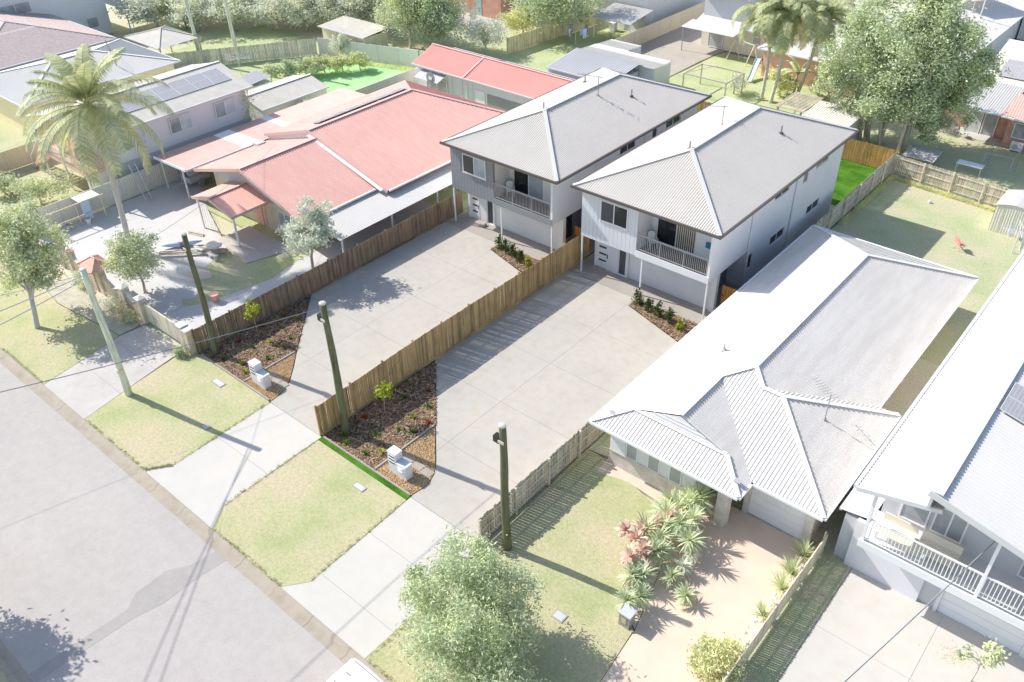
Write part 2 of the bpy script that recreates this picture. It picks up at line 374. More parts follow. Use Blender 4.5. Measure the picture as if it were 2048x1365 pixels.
m_plain('pale_wall', D(232,230,232), .8, .02, .6); m_plain('pale_wall_lilac', D(238,233,234), .8, .03, .6); m_plain('pale_wall_yellow', D(244,226,186), .8, .03, .6); m_plain('pale_wall_cream', D(232,224,206), .8, .04, .6); m_plain('pale_wall_grey', D(204,204,206), .8, .03, .6); m_plain('pale_white', D(240,240,240), .6, .02); m_plain('pale_dark', D(160,160,162), .7, .06); m_plain('pale_gutter', D(214,214,214), .5, .03); m_plain('pale_grey', D(196,196,198), .6, .05); m_plain('pale_brown', D(200,186,172), .8, .1, 4); m_plain('pale_terracotta', D(230,180,164), .8, .06)
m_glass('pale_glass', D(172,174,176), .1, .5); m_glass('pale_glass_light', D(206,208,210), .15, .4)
q = N('solar_cells'); sx = q.n('ShaderNodeTexCoord'); br = q.n('ShaderNodeTexBrick'); br.offset = 0; br.inputs['Scale'].default_value = 1; br.inputs['Brick Width'].default_value = .1667; br.inputs['Row Height'].default_value = .1; br.inputs['Mortar Size'].default_value = .006
for k_, c_ in (('Color1',D(176,172,172)),('Color2',D(168,165,166)),('Mortar',D(206,203,202))): br.inputs[k_].default_value = (*c_,1)
q.l(sx.outputs['Generated'], br.inputs['Vector']); q.fin(br.outputs['Color'], .2, spec=.5)
KP = .8
PL = lambda n, a_, b_, c_, **k: m_leaf(n, D(*a_), D(*b_), D(*c_), **k)
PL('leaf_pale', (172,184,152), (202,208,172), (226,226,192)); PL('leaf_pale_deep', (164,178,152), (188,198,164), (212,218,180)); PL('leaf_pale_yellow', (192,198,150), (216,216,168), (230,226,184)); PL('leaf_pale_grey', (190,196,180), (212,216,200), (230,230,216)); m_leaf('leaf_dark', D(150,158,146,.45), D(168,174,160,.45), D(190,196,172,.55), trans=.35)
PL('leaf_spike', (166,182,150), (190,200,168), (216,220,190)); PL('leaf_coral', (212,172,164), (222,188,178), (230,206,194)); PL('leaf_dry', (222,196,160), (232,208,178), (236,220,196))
KP = 1.0
m_leaf('turf_blade', D(190,196,154,.95), D(206,206,168,.95), D(218,210,180,.95))
m_leaf('leaf_palm', D(156,168,134,.95), D(190,196,154,.95), D(218,212,166,.95), clump=.8)
m_plain('bark_pale', D(206,198,186), .9, .12, 4); m_plain('bark_dark', D(186,178,168), .9, .12, 4); m_plain('palm_trunk', D(206,200,190), .9, .1, 6); m_wood('pole_pale', D(212,216,204), .1)
m_plain('pale_red', D(232,160,146), .6, .04); m_plain('pale_blue', D(190,206,230), .6, .04); m_plain('rock_pale', D(224,220,210), .9, .12, 5); m_plain('car_white', D(244,245,248), .25, .01, 1, spec=.5); m_plain('tail_red', D(236,130,130), .3)
m_plain('pale_green_metal', D(178,206,192), .5, .05)

KP = 1.5
# ---------------------------------------------------------------- ground, road, kerb
ZG = -0.16
MB().box(-900, 700, -500, 1100, ZG-.5, ZG).build('ground', 'ground_mixed', kind='structure')
MB().box(-200, 60, 1.9, 10.22, ZG+.004, -.10).build('road', 'road', kind='structure')
pt = [(-26.85,-.0),(-26.1,10.2),(-26.9,10.2),(-27.1,8.6),(-27.5,8.0),(-27.5,6.6),(-27.1,6.0),(-27.35,1.9),(-26.7,1.9),(-26.5,6.2),(-26.25,7.4),(-26.3,8.7)]
pt = [(-26.1,10.2),(-26.9,10.2),(-27.1,9.0),(-27.65,8.2),(-27.6,6.7),(-27.1,6.0),(-27.35,1.95),(-26.75,1.95),(-26.5,6.0),(-26.2,7.2),(-26.25,8.8)]
MB().prism(pt, -.098, -.095).build('road_patch', 'road_patch', kind='structure')
MB().box(-200, 60, -60, 1.5, ZG+.004, .0).build('far_verge', 'verge_grass', kind='structure')
def kerb_run(name, y, sgn, label=None):
    k = thing(name, (-40, y, -.1), 'x', 'kerb'); del k['label']; del k['category']; k['kind'] = 'structure'
    pr = [(0,-.15),(0,-.096),(.30,-.115),(.40,-.03),(.46,.012),(.58,.02),(.62,.016),(.62,-.15)]
    L = 2.36; x = -75.0; i = 0
    while x < 20:
        m = MB(); x1 = x+L-.014; j = random.uniform(-.004,.004)
        a_ = [(x, y+sgn*p[0], p[1]+j) for p in pr]; b_ = [(x1, y+sgn*p[0], p[1]+j) for p in pr]; n = len(pr)
        m.add(a_+b_, [tuple(range(n)), tuple(range(2*n-1,n-1,-1))]+[(q_, n+q_, n+(q_+1)%n, (q_+1)%n) for q_ in range(n)])
        m.build('kerb_stone', 'kerb', k); x += L
kerb_run('kerb', 10.2, 1); kerb_run('kerb', 1.92, -1)

VG = lambda name, poly, mat, z=.0: MB().prism(poly, ZG+.004, z).build(name, mat, kind='structure')
YB = 10.83
VG('verge', [(-39.95,YB),(-33.95,YB),(-33.15,11.95),(-33.35,18.02),(-41.2,18.02),(-40.6,14.2)], 'verge_grass')
VG('verge', [(-28.05,YB),(-23.0,YB),(-22.2,11.85),(-22.45,17.76),(-28.96,17.76),(-28.85,12.0)], 'verge_grass')
VG('grass_strip', [(-22.45,17.765),(-22.45,18.03),(-28.98,18.03),(-28.98,17.765)], 'new_turf', .03)
VG('verge', [(-17.58,YB),(-9.9,YB),(-9.9,16.0),(-10.2,18.7),(-11.0,19.3),(-12.2,21.9),(-12.2,24.6),(-16.6,26.0),(-17.9,26.0),(-17.58,18.05)], 'verge_grass')
VG('front_bare_soil', [(-16.7,26.0),(-16.6,25.0),(-15,25.4),(-12.9,25.2),(-12.0,25.0),(-12.0,26.2),(-16.7,26.2)], 'bare_soil', .004)
VG('verge', [(-200,YB),(-44.6,YB),(-45.2,14.0),(-45.6,16.0),(-52.0,15.3),(-60,15.6),(-200,15.6)], 'verge_grass')
def slabs(name, poly, mat, xs=(), ys=(), z=.0, gap=.012, label=None, piece='concrete_panel'):
    """a paved area split into panels with open joints"""
    s_ = MB().prism(poly, ZG+.004, z-.03).build(name, 'joint_dark', kind='structure')
    x_ = [-1e3, *sorted(xs), 1e3]; y_ = [-1e3, *sorted(ys), 1e3]
    for a0, a1 in zip(x_, x_[1:]):
        for b0, b1 in zip(y_, y_[1:]):
            p = poly
            for ax, v, less in ((0,a0+gap/2,False),(0,a1-gap/2,True),(1,b0+gap/2,False),(1,b1-gap/2,True)):
                if p: p = clip(p, ax, v, less)
            if len(p) < 3: continue
            MB().prism(p, z-.029, z+random.uniform(-.002,.002)).build(piece, mat, s_)
    return s_
slabs('crossover', [(-33.93,YB),(-33.13,11.95),(-33.33,18.02),(-29.02,18.02),(-28.87,12.0),(-28.07,YB)], 'crossover', ys=[14.6])
slabs('crossover', [(-22.98,YB),(-22.18,11.85),(-22.42,18.02),(-17.9,18.02),(-17.6,14),(-17.6,YB)], 'crossover', ys=[12.4,15.3])
slabs('crossover', [(-44.55,YB),(-45.15,14.0),(-45.55,16.0),(-45.4,17.6),(-41.3,17.6),(-40.65,14.2),(-39.97,YB)], 'crossover_old', ys=[13.2,15.6])
d2 = [(-29.0,26.42),(-25.06,22.42),(-23.12,20.48),(-22.62,19.85),(-22.4,19.3),(-22.35,18.8),(-22.46,18.04),(-17.98,18.04),(-17.98,36.25),(-23.6,38.0),(-23.6,38.92),(-29.0,38.92)]
slabs('driveway', d2, 'drive_concrete', xs=[-23.68], ys=[21.9,26.0,30.3,34.6])
d1 = [(-40.12,26.28),(-37.41,23.43),(-35.9,21.83),(-34.84,20.78),(-34.0,19.85),(-33.62,19.2),(-33.42,18.6),(-33.37,18.04),(-29.18,18.04),(-29.18,36.2),(-34.9,37.75),(-34.9,38.7),(-40.12,38.7)]
slabs('driveway', d1, 'drive_concrete', xs=[-34.75], ys=[21.9,26.1,30.3,34.6])
slabs('porch_paving', [(-29.0,38.93),(-18.4,38.93),(-18.4,40.7),(-29.0,40.7)], 'porch_concrete', xs=[-23.7], z=.004)
slabs('porch_paving', [(-40.1,38.71),(-29.2,38.71),(-29.2,40.5),(-40.1,40.5)], 'porch_concrete', xs=[-34.8], z=.004)
VG('house_pad', [(-40.1,40.51),(-29.2,40.51),(-29.2,60),(-40.1,60)], 'paver_grey', -.01)
VG('house_pad', [(-29.0,40.71),(-18.0,40.71),(-18.0,58.6),(-29.0,58.6)], 'paver_grey', -.01)
VG('back_lawn', [(-40.1,60.01),(-29.05,60.01),(-29.05,66.6),(-40.1,66.6)], 'new_turf', .0)
VG('back_lawn', [(-29.04,58.61),(-17.95,58.61),(-17.95,66.6),(-29.04,66.6)], 'new_turf', .0)
# garden beds
mul2 = [(-29.0,18.1),(-25.14,18.1),(-25.1,22.4),(-29.0,26.36)]; gra2 = [(-25.06,18.1),(-22.5,18.1),(-22.4,18.8),(-22.45,19.3),(-22.67,19.85),(-23.17,20.44),(-25.05,22.34)]
mul1 = [(-40.1,18.1),(-35.98,18.1),(-35.95,21.8),(-37.45,23.4),(-40.1,26.2)]; gra1 = [(-35.9,18.1),(-33.42,18.1),(-33.47,18.6),(-33.67,19.2),(-34.05,19.82),(-34.88,20.74),(-35.88,21.74)]
bed2 = [(-23.55,38.04),(-18.02,36.33),(-18.02,38.88),(-23.55,38.88)]; bed1 = [(-34.85,37.79),(-29.22,36.27),(-29.22,38.66),(-34.85,38.66)]
def rand_in(poly, n, rng):
    P = np.array(poly); lo, hi = P.min(0), P.max(0); out = []
    while len(out) < n:
        x, y = rng.uniform(lo, hi)
        if inpoly(poly, x, y): out.append((x, y))
    return out
def bump_h(x, y): return .05*mnoise.noise((x*.9, y*.9, 0))+.03*mnoise.noise((x*2.7, y*2.7, 5))
def mulch(poly, n, label, seed):
    rng = np.random.default_rng(seed); s_ = VG('garden_bed', poly, 'mulch_soil', .0); m = MB()
    for x, y in rand_in(poly, n, rng):
        L, W = rng.uniform(.03,.13), rng.uniform(.012,.035); t = rng.uniform(0, math.pi); z = .03+max(-.02,bump_h(x,y))+rng.uniform(0,.03); tl = rng.uniform(-.35,.35)
        c, s = math.cos(t), math.sin(t)
        m.add([(x-c*L-s*W,y-s*L+c*W,z-tl*L),(x-c*L+s*W,y-s*L-c*W,z-tl*L),(x+c*L+s*W,y+s*L-c*W,z+tl*L),(x+c*L-s*W,y+s*L+c*W,z+tl*L)], [(0,1,2,3)])
    m.build('bark_mulch', 'mulch', label=label, cat='mulch', kind='stuff')
def pebbles(poly, n, label, seed):
    rng = np.random.default_rng(seed); VG('gravel_bed', poly, 'pebble_soil', -.005); m = MB()
    for x, y in rand_in(poly, n, rng):
        r = rng.uniform(.02,.05); z = rng.uniform(.0,.02); t = rng.uniform(0,3.14); c, s = math.cos(t)*r, math.sin(t)*r; f = rng.uniform(.6,1)
        m.add([(x+c,y+s,z),(x-s*f,y+c*f,z),(x-c,y-s,z),(x+s*f,y-c*f,z),(x+rng.uniform(-.3,.3)*r,y,z+r*.8)], [(0,1,4),(1,2,4),(2,3,4),(3,0,4)])
    m.build('river_pebbles', 'pebble', label=label, cat='gravel', kind='stuff')
mulch(mul2, 9000, 'brown bark mulch under the lime sapling by the tan dividing fence', 1); mulch(mul1, 9000, 'brown bark mulch in the bed along the dark brown side fence', 2)
mulch(bed2, 4200, 'bark mulch in the wedge bed before the white house garage', 3); mulch(bed1, 3800, 'bark mulch in the wedge bed before the grey house garage', 4)
pebbles(gra2, 5200, 'tan river pebbles around the letterbox nearest the street corner pole', 5); pebbles(gra1, 5000, 'tan river pebbles around the letterbox by the dark brown fence', 6)
def edging(pts, label, nm='garden_edging'):
    t = thing(nm, (*pts[0],0), label, 'edging', 'concrete garden edging')
    for p, q_ in zip(pts, pts[1:]):
        L = math.dist(p, q_); n = max(1, round(L/1.2))
        for i in range(n):
            a_ = Vector(p).lerp(Vector(q_), i/n+.004/L); b_ = Vector(p).lerp(Vector(q_), (i+1)/n-.004/L)
            MB().bar((*a_,.03), (*b_,.03), .09, .12).build('edging_block', 'edging_concrete', t)
edging([(-28.9,18.07),(-22.5,18.07)], 'concrete edging between bright grass strip and mulch of the right lot'); edging([(-25.1,18.16),(-25.1,22.3)], 'concrete edging dividing mulch from pebbles beside the right letterbox')
edging([(-40.0,18.07),(-33.5,18.07)], 'concrete edging along the street front of the left lot'); edging([(-35.94,18.16),(-35.94,21.7)], 'concrete edging dividing mulch from pebbles beside the left letterbox')
def stones(pts, lab):
    for i, (x, y) in enumerate(pts):
        m = MB().box(-.3,.3,-.22,.22,-.02,.035); o = m.build('stepping_stone', 'paver_grey', label=lab[i], cat='paver', group='concrete stepping stones'); o.location = (x, y, 0); o.rotation_euler = (0,0,random.uniform(-.04,.04))
wd = ['closest to the letterbox', 'middle one of three', 'closest to the driveway']
stones([(-24.35,19.75),(-23.62,19.7),(-22.95,19.66)], ['square concrete stepping stone in right pebble bed, '+w_ for w_ in wd]); stones([(-35.25,19.5),(-34.62,19.45),(-34.05,19.4)], ['square concrete stepping stone in left pebble bed, '+w_ for w_ in wd])
# neighbours' ground
VG('neighbour_drive', [(-61.9,18.3),(-45.4,18.3),(-45.4,20.2),(-50.5,23.3),(-49.6,26.4),(-55.6,28.8),(-61.9,32)], 'pale_drive')
VG('neighbour_drive', [(-45.38,18.3),(-40.4,18.3),(-40.4,40),(-44.2,40),(-44.2,28.6),(-43.7,25.8),(-44.6,21.5),(-45.38,20.2)], 'pale_drive')
VG('front_lawn', [(-50.48,23.3),(-45.39,20.2),(-44.62,21.5),(-43.72,25.8),(-44.21,28.6),(-45.4,28.9),(-47.6,27.4),(-49.58,26.4)], 'lawn_pale')
VG('path', [(-50.4,22.0),(-46.2,20.6),(-45.6,21.3),(-48.3,23.6),(-49.2,25.6),(-50.4,25.4)], 'pale_drive', .012)
VG('patio', [(-51.0,26.6),(-46.6,25.9),(-45.6,29.2),(-51.0,29.2)], 'crossover_old', .06)
VG('red_house_pad', [(-61.9,32.01),(-55.6,28.81),(-44.22,28.9),(-44.22,40.0),(-40.4,40.01),(-40.4,62),(-61.9,62)], 'lawn_green', -.01)
VG('verge_pavers', [(-54.7,15.7),(-54.5,17.4),(-45.7,17.4),(-45.65,16.05),(-52.0,15.35)], 'cobble', .012)
VG('garden_strip', [(-62,17.3),(-62,18.28),(-45.6,18.28),(-45.6,17.42)], 'bare_soil', .02)
VG('side_lawn', [(-110,15.62),(-62.1,15.62),(-62.1,28),(-110,28)], 'lawn_pale')
VG('back_lawn', [(-92,45.5),(-74,45.5),(-74,60.5),(-92,60.5)], 'lawn_green'); VG('back_lawn', [(-73.98,44),(-62.2,44),(-62.2,61),(-73.98,61)], 'lawn_bright', .004)
VG('back_lawn', [(-61,62.02),(-52,62.02),(-52,86),(-61,86)], 'lawn_green'); VG('back_lawn', [(-76,63),(-61.02,63),(-61.02,84),(-76,84)], 'lawn_pale')
VG('dirt_yard', [(-51.9,62.02),(-43.6,62.02),(-43.6,80.5),(-43.2,87),(-51.9,96)], 'dirt_yard'); VG('back_lawn', [(-43.58,67.0),(-29,67.0),(-29,80),(-35,84.2),(-43.2,84.0)], 'lawn_green')
VG('back_lawn', [(-28.98,67.0),(-8,67.0),(-8,78),(-28.98,78)], 'lawn_pale', .0); VG('side_lawn', [(-17.85,44),(-6.4,44),(-6.4,66.9),(-17.85,66.9)], 'lawn_pale')
VG('side_strip', [(-17.88,26.01),(-16.7,26.21),(-12.0,26.21),(-12.0,27.7),(-4.73,27.7),(-4.73,43.98),(-17.88,43.98)], 'ground_mixed', -.004)
VG('aggregate_driveway', [(-9.88,YB),(-6.3,YB),(-6.1,27.2),(-11.98,27.2),(-11.98,24.62),(-11.2,22.6),(-10.6,20.6),(-10.15,18.72),(-9.88,16.0)], 'aggregate')
VG('planted_bed', [(-12.18,24.6),(-12.18,21.9),(-10.98,19.3),(-10.18,18.74),(-10.62,20.6),(-11.22,22.6),(-12.0,24.6)], 'bare_soil', .006)
VG('side_strip', [(-6.05,YB),(-4.72,YB),(-4.72,27.69),(-6.05,27.69)], 'lawn_pale', -.004)
slabs('cream_driveway', [(-4.7,14),(14,14),(14,27.4),(-4.7,27.4)], 'cream_drive', xs=[-.9,3.0], ys=[19,23.6], z=.0)
# leaf litter and tufts along the edges of the verges
def tufts(poly_list, n, mat, label, seed, hmin=.04, hmax=.12, name='grass_tufts', sp=.05):
    rng = np.random.default_rng(seed); m = MB()
    for p in poly_list:
        for x, y in rand_in(p, n, rng):
            for _ in range(4):
                t = rng.uniform(0,6.28); h = rng.uniform(hmin,hmax); lx, ly = math.cos(t)*h*.7, math.sin(t)*h*.7; wx, wy = -math.sin(t)*.012, math.cos(t)*.012; ox, oy = rng.uniform(-sp,sp,2)
                m.add([(x+ox-wx,y+oy-wy,0),(x+ox+wx,y+oy+wy,0),(x+ox+lx,y+oy+ly,h)], [(0,1,2)])
    m.build(name, mat, label=label, cat='grass', kind='stuff')
def along(pts, wd_=.16):
    r = []
    for p, q_ in zip(pts, pts[1:]):
        d = (Vector(q_)-Vector(p)).normalized()*wd_; nx, ny = -d.y, d.x
        r.append([(p[0]-nx,p[1]-ny),(q_[0]-nx,q_[1]-ny),(q_[0]+nx,q_[1]+ny),(p[0]+nx,p[1]+ny)])
    return r
tufts(along([(-33.95,10.9),(-33.2,11.95),(-33.4,18.0)],.06)+along([(-39.9,10.88),(-34,10.88)],.06)+along([(-28.0,10.88),(-23,10.88)],.06)+along([(-28.9,12),(-29.0,17.5)],.06)+along([(-22.25,11.9),(-22.5,17.5)],.06)+along([(-17.5,11),(-17.5,18)],.08)+along([(-17.5,10.88),(-10,10.88)],.06)+along([(-50,10.88),(-44.7,10.88)],.06), 130, 'turf_blade', 'pale tufts of grass fringing the verges and driveways', 11)
# ---------------------------------------------------------------- vegetation helpers
def leaf_mesh(name, C, size, mat, parent, rng, up=.35, asp=.45, jit=.35, droop=0.0, kind=None):
    """C: leaf centres (N,3). Each leaf is one lens-shaped quad of its own island."""
    C = np.asarray(C, float); n = len(C)
    d = rng.normal(size=(n,3)); d[:,2] = d[:,2]*.6+up-droop; d /= np.linalg.norm(d,axis=1)[:,None]
    r = rng.normal(size=(n,3)); s = np.cross(d, r); s /= np.linalg.norm(s,axis=1)[:,None]+1e-9
    L = size*(1+rng.uniform(-jit,jit,n))[:,None]; W = L*asp
    nn = np.cross(d, s)*W*.35
    V = np.stack([C-d*L*.5, C+s*W*.5+nn*.5, C+d*L*.5, C-s*W*.5+nn*.5], 1).reshape(-1,3)
    me = bpy.data.meshes.new(name); me.vertices.add(4*n); me.vertices.foreach_set('co', V.ravel())
    me.loops.add(4*n); me.loops.foreach_set('vertex_index', np.arange(4*n)); me.polygons.add(n)
    me.polygons.foreach_set('loop_start', np.arange(n)*4); me.polygons.foreach_set('loop_total', np.full(n,4)); me.update(); me.validate()
    return mesh_obj(name, me, mat, parent, kind=kind)
def clump_pts(ells, n, rng, nclump=40, cr=.3, inner=.25):
    """ells: (cx,cy,cz,rx,ry,rz). Points gathered in clumps near the shells with gaps between them."""
    vol = np.array([e_[3]*e_[4]*e_[5] for e_ in ells]); vol = vol**.67/np.sum(vol**.67); out = []; cen = []
    for e_, f in zip(ells, vol):
        k = max(5, int(nclump*f)); m = max(20, int(n*f)); c0 = np.array(e_[:3]); R = np.array(e_[3:6])
        d = rng.normal(size=(k,3)); d /= np.linalg.norm(d,axis=1)[:,None]; rad = rng.uniform(.55,1.0,k)**.6*(1+rng.normal(0,.1,k))
        cc = d*rad[:,None]; ins = rng.uniform(size=k) < inner; cc[ins] *= rng.uniform(.1,.6,ins.sum())[:,None]
        w_ = rng.uniform(.4,1.6,k); idx = rng.choice(k, m, p=w_/w_.sum())
        g = rng.normal(size=(m,3))*cr*rng.uniform(.6,1.1,(k,))[idx][:,None]
        out.append(c0+(cc[idx]+g)*R); cen.append(c0+cc*R)
    return np.concatenate(out), np.concatenate(cen)
def limbs(base, tips, r0, rng, trunk_h=None, lean=(0,0), n=7):
    """one trunk and limbs that reach for the given tips"""
    m = MB(); b = Vector(base); th = trunk_h
    top = b+Vector((lean[0],lean[1],th)); mid = b.lerp(top,.5)+Vector((*rng.normal(0,.04*th,2),0))
    m.tube([b-Vector((0,0,.15)), b+Vector((0,0,.05)), mid, top], [r0*1.35,r0*1.1,r0*.9,r0*.75], n)
    for t in tips:
        t = Vector(t); s_ = mid.lerp(top, rng.uniform(.3,1)); c = s_.lerp(t,.5)+Vector((*rng.normal(0,.12,2),.15*(t-s_).length))
        m.tube([s_, c, t], [r0*.5,r0*.32,r0*.08], 5, cap=False)
    return m
def tree(name, base, ells, n, size, mat, bark, label, seed, trunk_h, r0=.14, lean=(0,0), cat='tree', group=None, nclump=60, ntips=9, asp=.45, cr=.26, up=.35, droop=0.0, inner=.25):
    rng = np.random.default_rng(seed); t = thing(name, (*base[:2], base[2] if len(base) > 2 else 0), label, cat, group)
    b = (*base[:2], base[2] if len(base) > 2 else 0)
    P_, cen = clump_pts(ells, n, rng, nclump, cr, inner); P_[:,2] = np.maximum(P_[:,2], b[2]+.08)
    tips = cen[rng.choice(len(cen), min(ntips, len(cen)), replace=False)]
    limbs(b, tips, r0, rng, trunk_h, lean).build('trunk', bark, t, smooth=True)
    leaf_mesh('crown', P_, size, mat, t, rng, up, asp, droop=droop)
    return t
def blades(name, c, n, L, w_, mat, parent, rng, el=(.2,1.4), droop=.35, seg=4, z0=0.0):
    """sword-shaped leaves arching out of one crown"""
    m = MB()
    for i in range(n):
        t = rng.uniform(0,2*math.pi); e_ = rng.uniform(*el); ll = L*rng.uniform(.7,1.15); ww = w_*rng.uniform(.7,1.2)
        h = Vector((math.cos(t),math.sin(t),0)); sd_ = Vector((-math.sin(t),math.cos(t),0)); p = Vector(c)+Vector((0,0,z0)); a_ = e_; vs = []
        for k in range(seg+1):
            f = k/seg; ww_ = ww*(math.sin(math.pi*min(1,f*.85+.15))+.05) if k < seg else 0.003
            vs += [p+sd_*ww_/2, p-sd_*ww_/2]; a_ -= droop*f; p = p+(h*math.cos(a_)+Vector((0,0,math.sin(a_))))*(ll/seg)
        m.add(vs, [(2*k,2*k+1,2*k+3,2*k+2) for k in range(seg)])
    return m.build(name, mat, parent)
def palm_frond(m, base, az, el, L, rng, nl=34, ll=.75, droop=1.3, hang=.5, seg=9, w_=.05):
    """arching rachis with two rows of leaflets"""
    p = Vector(base); a_ = el; h = Vector((math.cos(az),math.sin(az),0)); sd_ = Vector((-math.sin(az),math.cos(az),0)); pts = [p.copy()]; dirs = []
    for k in range(seg):
        d = h*math.cos(a_)+Vector((0,0,math.sin(a_))); dirs.append(d); p = p+d*(L/seg); pts.append(p.copy()); a_ -= droop/seg*(.5+k/seg)
    m.tube(pts, [.035*(1-.85*i/seg) for i in range(seg+1)], 4, cap=False)
    for i in range(nl):
        f = .12+.88*i/nl; k = min(seg-1,int(f*seg)); q_ = pts[k].lerp(pts[k+1], f*seg-k); d = dirs[k]; Lf = ll*math.sin(math.pi*(.12+.85*f))**.6*rng.uniform(.85,1.1)
        for s_ in (-1,1):
            o = (sd_*s_*.85+d*.45+Vector((0,0,.12))).normalized(); t1 = q_+o*Lf*.5+Vector((0,0,-hang*Lf*.12)); t2 = q_+o*Lf*.85+Vector((0,0,-hang*Lf*.55)); wv = d*w_*.5
            m.add([q_+wv, q_-wv, t1-wv, t1+wv, t2], [(0,1,2,3),(3,2,4)])
def palm(name, base, crown, nf, L, mat, label, seed, r=(.2,.13), ll=.75, droop=1.4, hang=.5, group=None, nl=34, el=(-.5,1.35), wfr=.05, dead=0):
    rng = np.random.default_rng(seed); t = thing(name, (*base,0), label, 'palm tree', group); b, c = Vector((*base,0)), Vector(crown); m = MB(); n = 26; pts, rad = [], []
    for i in range(n+1):
        f = i/n; p = b.lerp(c, f)+Vector((math.sin(f*3)*.18, math.sin(f*2.2)*.12, 0)) ; pts.append(p-(Vector((0,0,.2)) if i == 0 else Vector((0,0,0)))); rad.append((r[0]*(1-f)+r[1]*f)*(1.06 if i % 2 else .97)*(1.35 if i == 0 else 1))
    c = pts[-1]; m.tube(pts, rad, 10); m.build('trunk', 'palm_trunk', t, smooth=True)
    for i in range(nf):
        f = i/nf; e_ = el[1]-(el[1]-el[0])*f+rng.normal(0,.1); az = i*2.39996+rng.normal(0,.15); m = MB()
        palm_frond(m, c+Vector((0,0,.25)), az, e_, L*rng.uniform(.85,1.1)*(.8 if e_ > 1 else 1), rng, nl, ll, droop*(.75 if e_ > .9 else 1), hang, w_=wfr); m.build('frond', mat if i < nf-dead else 'leaf_dry', t)
    return t

# ---------------------------------------------------------------- the two new houses
def hip_roof(t, x0, x1, y0, y1, ze, rise, mat, cap, gut, pitch=.16, h=.04, gw=.13, gh=.14, soff='soffit'):
    hw = (x1-x0)/2; xm = (x0+x1)/2; zr = ze+rise; a_, b_ = (xm,y0+hw,zr), (xm,y1-hw,zr)
    FL,FR,BR,BL = (x0,y0,ze),(x1,y0,ze),(x1,y1,ze),(x0,y1,ze)
    for pl in ([FL,FR,a_],[FR,BR,b_,a_],[BR,BL,b_],[BL,FL,a_,b_]): corr(pl, pitch, h).build('roof_slope', mat, t)
    for p, q_ in ((a_,b_),(FL,a_),(FR,a_),(BL,b_),(BR,b_)): MB().bar(Vector(p)+Vector((0,0,.065)), Vector(q_)+Vector((0,0,.065)), .26, .035).build('ridge_cap', cap, t)
    for p, q_ in ((FL,FR),(FR,BR),(BR,BL),(BL,FL)):
        d = (Vector(q_)-Vector(p)).normalized(); o = d.cross(Vector((0,0,1)))*(gw/2)
        MB().bar(Vector(p)+o-d*gw+Vector((0,0,-.04)), Vector(q_)+o+d*gw*.0+Vector((0,0,-.04)), gw, gh).build('gutter', gut, t)
    MB().box(x0+.02,x1-.02,y0+.02,y1-.02,ze-.14,ze-.09).build('soffit', soff, t)
